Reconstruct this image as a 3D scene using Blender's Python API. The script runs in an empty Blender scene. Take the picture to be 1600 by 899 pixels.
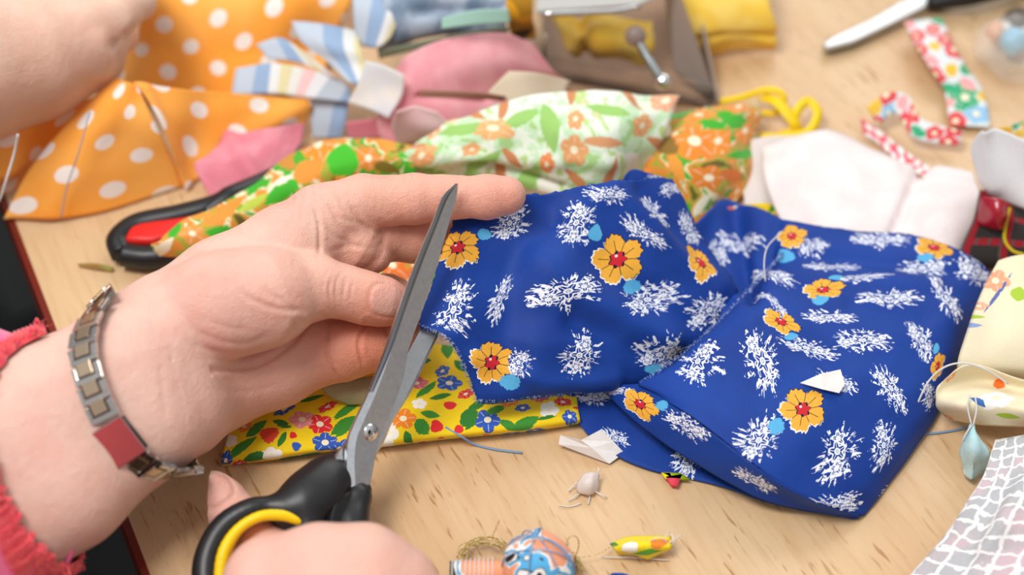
import bpy, bmesh, math, random
import numpy as np
from mathutils import Vector, Matrix
random.seed(7); RNG = np.random.default_rng(7)
sc = bpy.context.scene
COL = sc.collection

# ------------------------------------------------------------------ camera, world, lights, exposure
F = 2667.0                                   # focal length in pixels of the 1600 px wide frame
TILT = math.radians(45.0)
CAM = np.array([0.0, -0.545, 0.545])
AX = np.array([1.0, 0.0, 0.0])
AF = np.array([0.0, math.cos(TILT), -math.sin(TILT)])
AU = np.array([0.0, math.sin(TILT), math.cos(TILT)])
cd = bpy.data.cameras.new('camera'); cam = bpy.data.objects.new('camera', cd); COL.objects.link(cam)
cam.location = CAM; cam.rotation_euler = (math.radians(90) - TILT, 0, 0)
cd.sensor_width = 36.0; cd.lens = 60.0; cd.clip_start = 0.02
cd.dof.use_dof = True; cd.dof.focus_distance = 0.692; cd.dof.aperture_fstop = 4.2
sc.camera = cam

w = bpy.data.worlds.new('room_light'); sc.world = w; w.use_nodes = True
nt = w.node_tree; bg = nt.nodes['Background']
tc = nt.nodes.new('ShaderNodeTexCoord'); sp = nt.nodes.new('ShaderNodeSeparateXYZ'); cr = nt.nodes.new('ShaderNodeValToRGB')
nt.links.new(tc.outputs['Generated'], sp.inputs[0]); nt.links.new(sp.outputs['Z'], cr.inputs[0])
cr.color_ramp.elements[0].color = (0.30, 0.26, 0.22, 1); cr.color_ramp.elements[0].position = 0.0
cr.color_ramp.elements[1].color = (0.95, 0.97, 1.0, 1); cr.color_ramp.elements[1].position = 0.75
nt.links.new(cr.outputs[0], bg.inputs[0]); bg.inputs[1].default_value = 0.68

def area(name, loc, target, size, power, color=(1, 1, 1)):
    l = bpy.data.lights.new(name, 'AREA'); l.shape = 'RECTANGLE'; l.size = size[0]; l.size_y = size[1]; l.energy = power; l.color = color
    o = bpy.data.objects.new(name, l); COL.objects.link(o); o.location = loc
    d = Vector(target) - Vector(loc); o.rotation_euler = d.to_track_quat('-Z', 'Y').to_euler()
    return o
area('window_light', (0.55, 1.35, 1.25), (0.1, 0.0, 0.0), (1.6, 0.9), 13.0, (1.0, 0.985, 0.96))
area('ceiling_light', (-0.45, -0.32, 1.35), (0.0, 0.1, 0.02), (0.55, 0.45), 15.5, (1.0, 0.985, 0.96))
vs = sc.view_settings
vs.view_transform = 'Standard'; vs.look = 'None'; vs.exposure = 0.0; vs.gamma = 1.0; vs.use_curve_mapping = False
sc.cycles.max_bounces = 8; sc.cycles.transparent_max_bounces = 12
sc.cycles.caustics_reflective = False; sc.cycles.caustics_refractive = False

# ------------------------------------------------------------------ pixel helpers: where a sight line meets a height (value < 0.3) or a distance
def W(px, py, q):
    r = AF + AX * ((px - 800.0) / F) + AU * ((449.5 - py) / F)
    if q > 0.3: return CAM + r * q
    return CAM + r * ((q - CAM[2]) / r[2])
def proj(P):
    d = P - CAM; z = d @ AF
    return np.stack([800 + F * (d @ AX) / z, 449.5 - F * (d @ AU) / z], -1)
def cm(px, py, d):                           # hand space: millimetres, x right, y up, z towards the viewer
    return np.array([(px - 800.0) / F * d, (449.5 - py) / F * d, -d]) * 1000.0
def cam2w(P):
    P = np.asarray(P) / 1000.0
    return CAM + P[..., :1] * AX + P[..., 1:2] * AU - P[..., 2:3] * AF

def srgb(h, a=1.0):
    if isinstance(h, str):
        h = h.lstrip('#'); c = [int(h[i:i + 2], 16) / 255 for i in (0, 2, 4)]
    else: c = [x / 255 for x in h]
    return tuple((x / 12.92 if x <= 0.04045 else ((x + 0.055) / 1.055) ** 2.4) for x in c) + (a,)

# ------------------------------------------------------------------ shader expression helper
class E:
    def __init__(s, nt, v): s.nt = nt; s.v = v
    def _m(s, op, *o, clamp=False):
        n = s.nt.nodes.new('ShaderNodeMath'); n.operation = op; n.use_clamp = clamp
        for i, x in enumerate((s,) + o):
            x = x.v if isinstance(x, E) else x
            if isinstance(x, (int, float)): n.inputs[i].default_value = x
            else: s.nt.links.new(x, n.inputs[i])
        return E(s.nt, n.outputs[0])
    def __add__(s, o): return s._m('ADD', o)
    __radd__ = __add__
    def __sub__(s, o): return s._m('SUBTRACT', o)
    def __rsub__(s, o): return (s * -1.0) + o
    def __mul__(s, o): return s._m('MULTIPLY', o)
    __rmul__ = __mul__
    def __truediv__(s, o): return s._m('DIVIDE', o)
    def __lt__(s, o): return s._m('LESS_THAN', o)
    def __gt__(s, o): return s._m('GREATER_THAN', o)
    def abs(s): return s._m('ABSOLUTE')
    def sin(s): return s._m('SINE')
    def cos(s): return s._m('COSINE')
    def fract(s): return s._m('FRACT')
    def floor(s): return s._m('FLOOR')
    def sqrt(s): return s._m('SQRT')
    def pow(s, o): return s._m('POWER', o)
    def max(s, o): return s._m('MAXIMUM', o)
    def min(s, o): return s._m('MINIMUM', o)
    def clamp(s): return s._m('ADD', 0.0, clamp=True)
    def atan2(s, o): return s._m('ARCTAN2', o)
    def smooth(s, a, b):
        n = s.nt.nodes.new('ShaderNodeMapRange'); n.interpolation_type = 'SMOOTHSTEP'
        s.nt.links.new(s.v, n.inputs[0]); n.inputs[1].default_value = a; n.inputs[2].default_value = b
        return E(s.nt, n.outputs[0])
class Mat:
    def __init__(s, name, rough=0.8, spec=0.3, metal=0.0, **kw):
        s.m = bpy.data.materials.new(name); s.m.use_nodes = True; s.nt = s.m.node_tree
        s.b = s.nt.nodes['Principled BSDF']; s.b.inputs['Roughness'].default_value = rough
        s.b.inputs['Specular IOR Level'].default_value = spec; s.b.inputs['Metallic'].default_value = metal
        for k, v in kw.items(): s.b.inputs[k.replace('_', ' ')].default_value = v
    def node(s, t, **kw):
        n = s.nt.nodes.new(t)
        for k, v in kw.items(): setattr(n, k, v)
        return n
    def attr(s, name):
        n = s.node('ShaderNodeAttribute'); n.attribute_name = name; return n
    def xyz(s, sock):
        n = s.node('ShaderNodeSeparateXYZ'); s.nt.links.new(sock, n.inputs[0])
        return [E(s.nt, o) for o in n.outputs]
    def vec(s, x, y, z=0.0):
        n = s.node('ShaderNodeCombineXYZ')
        for i, q in enumerate((x, y, z)):
            q = q.v if isinstance(q, E) else q
            if isinstance(q, (int, float)): n.inputs[i].default_value = q
            else: s.nt.links.new(q, n.inputs[i])
        return n.outputs[0]
    def noise(s, v, scale=5, detail=2, rough=0.5, dist=0.0):
        n = s.node('ShaderNodeTexNoise'); s.nt.links.new(v, n.inputs['Vector'])
        n.inputs['Scale'].default_value = scale; n.inputs['Detail'].default_value = detail
        n.inputs['Roughness'].default_value = rough; n.inputs['Distortion'].default_value = dist
        return E(s.nt, n.outputs[0])
    def voro(s, v, scale=5, feat='F1'):
        n = s.node('ShaderNodeTexVoronoi', feature=feat); s.nt.links.new(v, n.inputs['Vector']); n.inputs['Scale'].default_value = scale
        return n
    def uv(s):
        return s.attr('UVMap').outputs['Vector']
    def obj(s):
        return s.node('ShaderNodeTexCoord').outputs['Object']
    def mix(s, f, a, b, mode='MIX'):
        n = s.node('ShaderNodeMix', data_type='RGBA', blend_type=mode)
        for q, i in ((f, 0), (a, 6), (b, 7)):
            q = q.v if isinstance(q, E) else q
            if isinstance(q, (int, float)): n.inputs[i].default_value = q
            elif isinstance(q, (tuple, list)): n.inputs[i].default_value = q
            else: s.nt.links.new(q, n.inputs[i])
        return n.outputs[2]
    def ramp(s, f, stops, interp='LINEAR'):
        n = s.node('ShaderNodeValToRGB'); n.color_ramp.interpolation = interp
        s.nt.links.new(f.v if isinstance(f, E) else f, n.inputs[0]); e = n.color_ramp.elements
        while len(e) < len(stops): e.new(0.5)
        for el, (p, c) in zip(e, stops): el.position = p; el.color = c
        return n.outputs[0]
    def color(s, c):
        if isinstance(c, (tuple, list)): s.b.inputs['Base Color'].default_value = c
        else: s.nt.links.new(c.v if isinstance(c, E) else c, s.b.inputs['Base Color'])
        return s
    def rough(s, f): s.nt.links.new(f.v if isinstance(f, E) else f, s.b.inputs['Roughness']); return s
    def bump(s, h, strength=0.3, dist=0.001):
        n = s.node('ShaderNodeBump'); n.inputs['Strength'].default_value = strength; n.inputs['Distance'].default_value = dist
        s.nt.links.new(h.v if isinstance(h, E) else h, n.inputs['Height']); s.nt.links.new(n.outputs[0], s.b.inputs['Normal']); return s

# ------------------------------------------------------------------ object helpers
def tag(o, label=None, cat=None, group=None, kind=None):
    if label: o['label'] = label
    if cat: o['category'] = cat
    if group: o['group'] = group
    if kind: o['kind'] = kind
    return o
def empty(name, loc=(0, 0, 0)):
    o = bpy.data.objects.new(name, None); COL.objects.link(o); o.location = loc; o.empty_display_size = 0.01
    return o
def link(o, parent=None):
    COL.objects.link(o)
    if parent is not None:
        o.parent = parent
        if parent.type == 'EMPTY': o.matrix_parent_inverse = Matrix.Translation(-Vector(parent.location))
    return o
def mesh_obj(name, V, Fc, mat, parent=None, smooth=True, uv=None):
    """V list/array of world points, Fc list of faces (or (n,4) array)."""
    me = bpy.data.meshes.new(name)
    V = np.asarray(V, dtype=np.float32)
    if isinstance(Fc, np.ndarray):
        n, k = Fc.shape
        me.vertices.add(len(V)); me.vertices.foreach_set('co', V.ravel())
        me.loops.add(n * k); me.loops.foreach_set('vertex_index', Fc.astype(np.int32).ravel())
        me.polygons.add(n); me.polygons.foreach_set('loop_start', np.arange(0, n * k, k, dtype=np.int32))
        me.update(calc_edges=True); me.validate()
    else:
        me.from_pydata([tuple(float(c) for c in v) for v in V], [], Fc)
    if smooth: me.polygons.foreach_set('use_smooth', np.ones(len(me.polygons), dtype=bool))
    if mat: me.materials.append(mat.m if isinstance(mat, Mat) else mat)
    o = bpy.data.objects.new(name, me)
    if uv is not None:
        l = me.uv_layers.new(name='UVMap'); idx = np.empty(len(me.loops), dtype=np.int32); me.loops.foreach_get('vertex_index', idx)
        l.data.foreach_set('uv', np.asarray(uv, dtype=np.float32)[idx].ravel())
    link(o, parent)
    return o
def catmull(P, n):
    """Catmull-Rom through rows of P (k,...) -> (k-1)*n+1 samples."""
    P = np.asarray(P, dtype=float); k = len(P)
    Q = np.concatenate([[2 * P[0] - P[1]], P, [2 * P[-1] - P[-2]]])
    t = np.linspace(0, k - 1, (k - 1) * n + 1); i = np.minimum(t.astype(int), k - 2); u = (t - i)
    u = u.reshape((-1,) + (1,) * (P.ndim - 1))
    a, b, c, d = Q[i], Q[i + 1], Q[i + 2], Q[i + 3]
    return 0.5 * (2 * b + (c - a) * u + (2 * a - 5 * b + 4 * c - d) * u ** 2 + (3 * b - a - 3 * c + d) * u ** 3)
_L = RNG.random((64, 64, 64))
def vnoise(P, octaves=1):
    out = 0; amp = 1.0; P = np.asarray(P, dtype=float)
    for _ in range(octaves):
        i = np.floor(P).astype(int); f = P - i; f = f * f * (3 - 2 * f); r = 0
        for dx in (0, 1):
            for dy in (0, 1):
                for dz in (0, 1):
                    wgt = (f[..., 0] if dx else 1 - f[..., 0]) * (f[..., 1] if dy else 1 - f[..., 1]) * (f[..., 2] if dz else 1 - f[..., 2])
                    r = r + wgt * _L[(i[..., 0] + dx) % 64, (i[..., 1] + dy) % 64, (i[..., 2] + dz) % 64]
        out = out + amp * (r * 2 - 1); amp *= 0.5; P = P * 2.03 + 5.1
    return out
def tube_data(pts, r, sides=6, closed=False, sub=6):
    P = catmull(pts, sub) if sub > 1 else np.asarray(pts, dtype=float)
    if np.ndim(r): r = np.interp(np.linspace(0, 1, len(P)), np.linspace(0, 1, len(r)), r)
    else: r = np.full(len(P), r)
    T = np.gradient(P, axis=0); T /= np.linalg.norm(T, axis=1)[:, None] + 1e-12
    up = np.array([0.13, 0.21, 1.0]); up = up / np.linalg.norm(up)
    V = []; N = None
    for i in range(len(P)):
        if N is None: N = np.cross(T[i], up)
        else: N = N - T[i] * (N @ T[i])
        N = N / (np.linalg.norm(N) + 1e-12); B = np.cross(T[i], N)
        for s in range(sides):
            a = 2 * math.pi * s / sides; V.append(P[i] + r[i] * (math.cos(a) * N + math.sin(a) * B))
    Fc = []
    for i in range(len(P) - 1):
        for s in range(sides):
            a, b = i * sides + s, i * sides + (s + 1) % sides; Fc.append((a, b, b + sides, a + sides))
    Fc.append(tuple(range(sides))[::-1]); Fc.append(tuple(range((len(P) - 1) * sides, len(P) * sides)))
    return np.array(V), Fc
def join(parts):
    V = []; Fc = []; n = 0
    for v, f in parts:
        V.append(np.asarray(v)); Fc += [tuple(int(i) + n for i in q) for q in f]; n += len(v)
    return np.concatenate(V), Fc
def tube(name, pts, r, mat, parent=None, sides=6, sub=6):
    v, f = tube_data(pts, r, sides, sub=sub); return mesh_obj(name, v, f, mat, parent)
def Wp(L): return [W(*p) for p in L]
def prism(poly, n, t):
    """closed polygon of world points extruded by vector n*t"""
    P = np.asarray(poly); k = len(P); V = np.concatenate([P, P + np.asarray(n) * t])
    Fc = [tuple(range(k))[::-1], tuple(range(k, 2 * k))] + [(i, (i + 1) % k, k + (i + 1) % k, k + i) for i in range(k)]
    return V, Fc
def bevel(o, w, seg=2):
    m = o.modifiers.new('bevel', 'BEVEL'); m.width = w; m.segments = seg; m.limit_method = 'ANGLE'; return o
def unit(v): v = np.asarray(v, float); return v / (np.linalg.norm(v) + 1e-12)
def frame_box(c, X, Y, Z, s):
    """box centred at c with axes X,Y,Z and full sizes s"""
    V = []
    for dz in (-.5, .5):
        for dx, dy in ((-.5, -.5), (.5, -.5), (.5, .5), (-.5, .5)): V.append(c + X * dx * s[0] + Y * dy * s[1] + Z * dz * s[2])
    return np.array(V), [(3, 2, 1, 0), (4, 5, 6, 7), (0, 1, 5, 4), (1, 2, 6, 5), (2, 3, 7, 6), (3, 0, 4, 7)]

# ------------------------------------------------------------------ cloth: control nets -> dense sheets, printed motifs live in cloth coordinates
class Cloth:
    def __init__(s): s.V = []; s.F = []; s.UV = []; s.mo = []; s.mt = []; s.mc = []; s.nv = 0; s.uoff = 0.0
    def patch(s, rows, n=10, wr=(0.0006, 60), ridges=(), motifs=(), fine=None, scatter=None, rag=0.0, seed=0.0):
        G = np.array([[W(*p) for p in r] for r in rows])
        nu = n if np.isscalar(n) else n[1]; nvv = n if np.isscalar(n) else n[0]
        G = catmull(G, nvv); G = np.swapaxes(catmull(np.swapaxes(G, 0, 1), nu), 0, 1)
        R, C = G.shape[:2]
        du = np.linalg.norm(np.diff(G, axis=1), axis=2).mean(0); dv = np.linalg.norm(np.diff(G, axis=0), axis=2).mean(1)
        u = np.concatenate([[0], np.cumsum(du)]); v = np.concatenate([[0], np.cumsum(dv)])
        U, Vv = np.meshgrid(u, v)
        N = np.cross(np.gradient(G, axis=1), np.gradient(G, axis=0)); N /= np.linalg.norm(N, axis=2)[..., None] + 1e-12
        flip = np.sign((N * (CAM - G)).sum(-1))[..., None]; N = N * np.where(flip == 0, 1, flip)
        uvw = np.stack([U * wr[1] + 3.1 + seed, Vv * wr[1] + 1.7, np.full_like(U, 0.3 + seed)], -1)
        disp = vnoise(uvw, 2) * wr[0]
        scr = proj(G)
        for poly, amp, wd in ridges:
            d = np.full((R, C), 1e9)
            poly = np.array(poly, float)
            for a, b in zip(poly[:-1], poly[1:]):
                ab = b - a; t = np.clip(((scr - a) @ ab) / (ab @ ab), 0, 1); d = np.minimum(d, np.linalg.norm(scr - (a + t[..., None] * ab), axis=-1))
            disp = disp + amp * np.exp(-(d / wd) ** 2)
        G = G + N * disp[..., None]
        if rag:
            for e, (a, b) in (('b', (-1, -2)), ('t', (0, 1))):
                G[a] += (G[a] - G[b]) * (RNG.random(C)[:, None] - .5) * rag
            G[:, 0] += (G[:, 0] - G[:, 1]) * (RNG.random(R)[:, None] - .5) * rag
            G[:, -1] += (G[:, -1] - G[:, -2]) * (RNG.random(R)[:, None] - .5) * rag
        UV = np.stack([U, Vv], -1); flat = lambda A: A.reshape(-1, A.shape[-1])
        idx = np.arange(R * C).reshape(R, C); Q = np.stack([idx[:-1, :-1], idx[:-1, 1:], idx[1:, 1:], idx[1:, :-1]], -1).reshape(-1, 4)
        uvf = flat(UV); cuv = uvf[Q]                       # (nf,4,2)
        fc = cuv.mean(1); nf = len(Q)
        best = np.full(nf, 1.22); mo = np.full((nf, 4, 3), 9.0); mt = np.full(nf, -1.0); mc = np.ones((nf, 4))
        scrf = flat(scr); Pu = np.gradient(scr, axis=1) / np.gradient(U, axis=1)[..., None]; Pv = np.gradient(scr, axis=0) / np.gradient(Vv, axis=0)[..., None]
        Pu = flat(Pu); Pv = flat(Pv)
        def put(uv0, A, typ, col, sd):
            nonlocal best
            loc = (fc - uv0) @ A.T; r = np.linalg.norm(loc, axis=1); m = r < best
            if m.any():
                best[m] = r[m]; mo[m, :, :2] = (cuv[m] - uv0) @ A.T; mo[m, :, 2] = sd; mt[m] = typ; mc[m] = col
        cen = []
        for mdef in motifs:
            px, py, sx, sy, ang, typ, col = mdef
            k = np.argmin(((scrf - (px, py)) ** 2).sum(1))
            J = np.stack([Pu[k], Pv[k]], 1)                # screen per metre
            a = math.radians(ang); Rm = np.array([[math.cos(a), -math.sin(a)], [-math.sin(a), -math.cos(a)]])
            off = np.linalg.lstsq(J, np.array([px, py]) - scrf[k], rcond=None)[0]
            if np.linalg.norm(np.array([px, py]) - scrf[k]) > 60: continue
            A = np.diag([1 / sx, 1 / sy]) @ Rm.T @ J
            put(uvf[k] + off, A, typ, col if len(col) == 4 else srgb(col), random.random() * 20)
            cen.append(uvf[k])
        if scatter:
            gap, defs = scatter; tries = 0; pts = list(cen)
            while tries < 2500:
                tries += 1; q = np.array([random.random() * u[-1], random.random() * v[-1]])
                if all(np.linalg.norm(q - p) > gap for p in pts):
                    pts.append(q); sx, sy, typ, col = random.choice(defs); a = random.random() * 6.28; k = random.uniform(.8, 1.2)
                    A = np.diag([1 / sx / k, 1 / sy / k]) @ np.array([[math.cos(a), math.sin(a)], [-math.sin(a), math.cos(a)]])
                    put(q, A, typ, srgb(col), random.random() * 20)
        s.V.append(flat(G)); s.F.append(Q + s.nv); s.UV.append(uvf + [s.uoff, 0]); s.mo.append(mo); s.mt.append(mt); s.mc.append(mc)
        s.nv += R * C; s.uoff += u[-1] + 0.013
        return G
    def build(s, name, mat, parent=None, thick=0.0005):
        V = np.concatenate(s.V); Fq = np.concatenate(s.F)
        V[:, 2] = np.maximum(V[:, 2], 0.0006)
        o = mesh_obj(name, V, Fq, mat, parent, uv=np.concatenate(s.UV)); me = o.data
        if len(me.polygons) == len(Fq):
            a = me.attributes.new('mo', 'FLOAT_VECTOR', 'CORNER'); a.data.foreach_set('vector', np.concatenate(s.mo).astype(np.float32).ravel())
            a = me.attributes.new('mt', 'FLOAT', 'FACE'); a.data.foreach_set('value', np.concatenate(s.mt).astype(np.float32))
            a = me.attributes.new('mc', 'FLOAT_COLOR', 'FACE') if False else me.attributes.new('mc', 'FLOAT_VECTOR', 'FACE')
            a.data.foreach_set('vector', np.concatenate(s.mc)[:, :3].astype(np.float32).ravel())
        if thick:
            m = o.modifiers.new('thickness', 'SOLIDIFY'); m.thickness = thick; m.offset = 0
        return o
def weave(m, base, amt=0.12, scale=2600):
    x, y, z = m.xyz(m.uv())
    n1 = m.noise(m.vec(x * (scale * 0.25), y * scale), 1, 1); n2 = m.noise(m.vec(x * scale, y * (scale * 0.25)), 1, 1)
    n = (n1 + n2) * 0.5
    k = m.node('ShaderNodeMixRGB'); k.blend_type = 'MULTIPLY'; k.inputs[0].default_value = 1.0
    m.nt.links.new(base, k.inputs[1]) if not isinstance(base, tuple) else setattr(k.inputs[1], 'default_value', base)
    g = (n - 0.5) * (amt * 4) + 1.0
    m.nt.links.new(m.vec(g, g, g), k.inputs[2])
    m.bump(n, 0.35, 0.0003)
    return k.outputs[0]
def cloth_base(m):
    m.b.inputs['Sheen Weight'].default_value = 0.15; m.b.inputs['Sheen Roughness'].default_value = 0.5
def motif_fabric(name, bgcol, bgfun=None, rough=0.75, amt=0.1, center='#c8202c', scale=2600):
    """types: 0 scalloped flower, 1 leaf, 2 berry/blob, 3 white lace sprig, 4 fringed flower with red heart"""
    m = Mat(name, rough=rough, spec=0.25); cloth_base(m)
    x, y, sd = m.xyz(m.attr('mo').outputs['Vector']); ty = E(m.nt, m.attr('mt').outputs['Fac']); mcol = m.attr('mc').outputs['Vector']
    r = (x * x + y * y).sqrt(); th = y.atan2(x)
    base = bgfun(m) if bgfun else bgcol
    is_ = lambda k: ((ty - k).abs() < 0.25)
    jag = m.noise(m.vec(th.cos() * 3.2, th.sin() * 3.2, sd), 1.6, 3, 0.6)
    # type 0
    R0 = 0.58 + (th * 2.5 + sd * 0.5).cos().abs().pow(0.55) * 0.30 + (jag - 0.5) * 0.16
    f0 = (r < R0) * is_(0)
    c = m.mix(f0, base, mcol)
    ln0 = ((th * 2.5 + sd * 0.5).sin().abs() * r < 0.06) * (r > 0.35) * (r < R0 * 0.9) * is_(0)
    c = m.mix(ln0 * 0.55, c, srgb('#f4efe4'))
    c = m.mix((r < 0.24) * is_(0), c, srgb('#f5e9c8'))
    # type 1 leaf
    f1 = (y.abs() < (1.0 - x * x) * (0.75 + (jag - 0.5) * 0.5)) * (x.abs() < 1.0) * is_(1)
    c = m.mix(f1, c, mcol)
    # type 2 blob
    f2 = (r < 0.72 + (jag - 0.5) * 0.45 + (th * 3 + sd).cos() * 0.06) * is_(2)
    c = m.mix(f2, c, mcol)
    # type 3 lace
    pv = m.vec(x, y, sd * 1.37)
    def ros(cx, cy, R, k):
        dx = x - cx; dy = y - cy; rr = (dx * dx + dy * dy).sqrt(); t = dy.atan2(dx)
        e = rr - R * (1.0 + 0.0) - (t * k + sd).cos() * (R * 0.28)
        ring = (e.abs() < 0.040); inner = ((rr - R * 0.33).abs() < 0.032); body = e < 0.0
        spokes = ((t * (k / 2.0) + sd * 0.5).sin().abs() * rr < 0.028) * body
        return ring.max(inner).max(spokes), body
    a1, b1 = ros(0.0, 0.05, 0.30, 5); a2, b2 = ros(-0.52, -0.2, 0.20, 5); a3, b3 = ros(0.46, 0.16, 0.22, 5)
    inside = b1.max(b2).max(b3)
    lines = a1.max(a2 * (1.0 - b1)).max(a3 * (1.0 - b1))
    n1 = m.noise(pv, 3.0, 1, 0.5, 0.6); n2 = m.noise(m.vec(x + 7.0, y, sd), 3.4, 1, 0.5)
    wig = ((n1 * 3.4).fract() - 0.5).abs() < 0.105
    wig2 = ((n2 * 2.6).fract() - 0.5).abs() < 0.07
    env = m.noise(m.vec(th.cos() * 2.6, th.sin() * 2.6, sd + 3.0), 1.7, 3, 0.7)
    R3 = (env - 0.5) * 2.6 + 0.66 + x.abs() * 0.25
    envm = (r < R3)
    hatch = (((x * 1.6 + y * 0.9) * 13.0 + n1 * 3.0).sin() > 0.30) * (r > 0.60)
    l3 = (lines.max((wig.max(wig2).max(hatch)) * envm * (1.0 - inside))) * (r < 1.12) * is_(3)
    c = m.mix(l3, c, srgb('#e9ecf4'))
    # type 4 fringed flower
    jag2 = m.noise(m.vec(th.cos() * 2.0, th.sin() * 2.0, sd), 3.0, 2)
    R4 = 0.50 + (th * 2.5 + sd).cos().abs().pow(0.45) * 0.36 + (th * 27 + jag2 * 9).cos() * 0.035 + (jag2 - 0.5) * 0.22
    rim = (r < R4 + 0.06) * is_(4); f4 = (r < R4) * is_(4)
    dark = (r < R4 + 0.035) * (x + y > -0.2) * is_(4)
    c = m.mix(rim * (x + y < 0.1), c, srgb('#f3efe6')); c = m.mix(dark, c, srgb('#10123a'))
    c = m.mix(f4, c, mcol)
    ln = ((th * 2.5 + sd).sin().abs() * r < 0.03) * (r > 0.24) * (r < 0.55 + jag2 * 0.2) * is_(4)
    ln = ln.max(((th * 2.5 + sd).cos().abs() * r < 0.03) * (r > 0.24) * is_(4) * f4)
    c = m.mix(ln, c, srgb('#20180f'))
    c = m.mix((r < 0.27 + (th * 7).cos() * 0.04) * is_(4), c, srgb('#1a1230'))
    c = m.mix((r < 0.235 + (th * 5).cos() * 0.05) * is_(4), c, srgb(center))
    dx = x + 0.06; dy = y - 0.12
    c = m.mix(((dx * dx + dy * dy).sqrt() < 0.05) * is_(4), c, srgb('#f0d8d8'))
    m.color(weave(m, c, amt, scale))
    return m
def plain_fabric(name, col, amt=0.08, rough=0.85, mottled=0.0, col2=None, scale=2600):
    m = Mat(name, rough=rough, spec=0.2); cloth_base(m)
    base = srgb(col)
    if col2: base = m.mix(m.noise(m.uv(), 60, 3).smooth(0.4, 0.6), srgb(col), srgb(col2))
    m.color(weave(m, base, amt, scale)); return m
# ------------------------------------------------------------------ setting: floor, table
FL = Mat('dark_floor', rough=0.7); FL.color(FL.mix(FL.noise(FL.obj(), 30, 4), srgb('#121214'), srgb('#26262a')))
v, f = frame_box(np.array([0, 0, -.745]), AX, np.array([0, 1., 0]), np.array([0, 0, 1.]), (5, 5, .03)); tag(mesh_obj('floor', v, f, FL, smooth=False), kind='structure')
WALL = Mat('plain_wall_paint', rough=0.9); WALL.color(srgb('#cfc8bc'))
v, f = frame_box(np.array([0, 2.5, .5]), AX, np.array([0, 1., 0]), np.array([0, 0, 1.]), (5, .08, 2.5)); tag(mesh_obj('wall_back', v, f, WALL, smooth=False), kind='structure')
WOOD = Mat('pale_plywood', rough=0.38, spec=0.4)
x, y, z = WOOD.xyz(WOOD.obj()); gx = x * 0.90 + y * 0.44; gy = y * 0.90 - x * 0.44
big = WOOD.noise(WOOD.vec(gx * 14, gy * 3, 0.0), 1, 4, .6, .8)
grain = WOOD.noise(WOOD.vec(gx * 340, gy * 26, 2.0), 1, 3, .6)
fleck = WOOD.noise(WOOD.vec(gx * 420, gy * 60, 5.0), 1, 2, .5); zone = WOOD.noise(WOOD.vec(gx * 9, gy * 7, 8.0), 1, 3)
c = WOOD.mix(big.smooth(.3, .7), srgb('#cba57a'), srgb('#d8b88f'))
c = WOOD.mix((grain.smooth(.45, .75)) * 0.35, c, srgb('#b98a5a'))
c = WOOD.mix(fleck.smooth(.60, .70) * zone.smooth(.40, .58) * 0.8, c, srgb('#a06e3f'))
kn = E(WOOD.nt, WOOD.voro(WOOD.vec(gx * 9, gy * 5, 0.0), 1).outputs['Distance'])
c = WOOD.mix((1.0 - kn.smooth(.0, .03)) * .8, c, srgb('#8d6238'))
c = WOOD.mix(WOOD.noise(WOOD.vec(gx * 30, gy * 4, 1.0), 1, 4, .6, 1.5).smooth(.6, .66) * .18, c, srgb('#8f6a40'))
WOOD.color(c).rough(grain * .25 + .22).bump(grain + fleck, .18, .0004)
RED = Mat('dark_red_edge_band', rough=0.45); RED.color(srgb('#702416'))
LEGM = Mat('grey_metal', rough=0.4, metal=.6); LEGM.color(srgb('#8a8f90'))
A = W(10, 310, 0.0); B = W(237, 905, 0.0); dr = unit(B - A); nr_ = np.array([-dr[1], dr[0], 0]); nr_ = nr_ if nr_[0] > 0 else -nr_
far = A - dr * .75; near = B + dr * .42; TH = .028
P0, P1 = far, near; P2, P3 = near + nr_ * 1.1, far + nr_ * 1.1
table = empty('table', ((P0 + P2) / 2) * [1, 1, 0] + [0, 0, -.73]); tag(table, 'light plywood work table with a dark red edge under all the fabrics', 'table')
v, f = prism([P0, P1, P2, P3], [0, 0, -1], TH); mesh_obj('tabletop', v, f, WOOD, table, smooth=False)
bw = .0030
def band(a, b, n, nm):
    v, f = prism([a, b, b + n * bw, a + n * bw], [0, 0, -1], TH); v[:4, 2] += .0002; mesh_obj('edge_band', v, f, RED, table, smooth=False)
band(P0, P1, -nr_, 0); band(P1, P2, dr, 0); band(P2, P3, nr_, 0); band(P3, P0, -dr, 0)
for q in (P0 + nr_ * .03 + dr * .05, P1 + nr_ * .03 - dr * .05, P2 - nr_ * .05 - dr * .05, P3 - nr_ * .05 + dr * .05):
    v, f = frame_box(np.array([q[0], q[1], -.379]), dr, nr_, np.array([0, 0, 1.]), (.04, .04, .702)); bevel(mesh_obj('leg', v, f, LEGM, table, smooth=False), .003)
# black chair tucked against the table edge on the left
BLK = Mat('black_chair_fabric', rough=0.8); BLK.color(BLK.mix(BLK.noise(BLK.obj(), 12, 3).smooth(.4, .65), srgb('#0b0b0d'), srgb('#2b2d33')))
chair = empty('chair', (-.62, -.05, -.73)); tag(chair, 'black padded chair in shadow left of the table', 'chair')
for nm, c_, s_ in (('seat', (-.60, -.02, -.26), (.44, .44, .07)), ('backrest', (-.60, .22, .0), (.42, .05, .40))):
    v, f = frame_box(np.array(c_), AX, np.array([0, 1., 0]), np.array([0, 0, 1.]), s_); bevel(mesh_obj(nm, v, f, BLK, chair), .02, 3)
for sx in (-1, 1):
    for sy in (-1, 1):
        v, f = tube_data([(-.60 + .19 * sx, -.02 + .19 * sy, -.29), (-.60 + .21 * sx, -.02 + .21 * sy, -.73)], .011, 8, sub=1); mesh_obj('leg', v, f, LEGM, chair)
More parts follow.
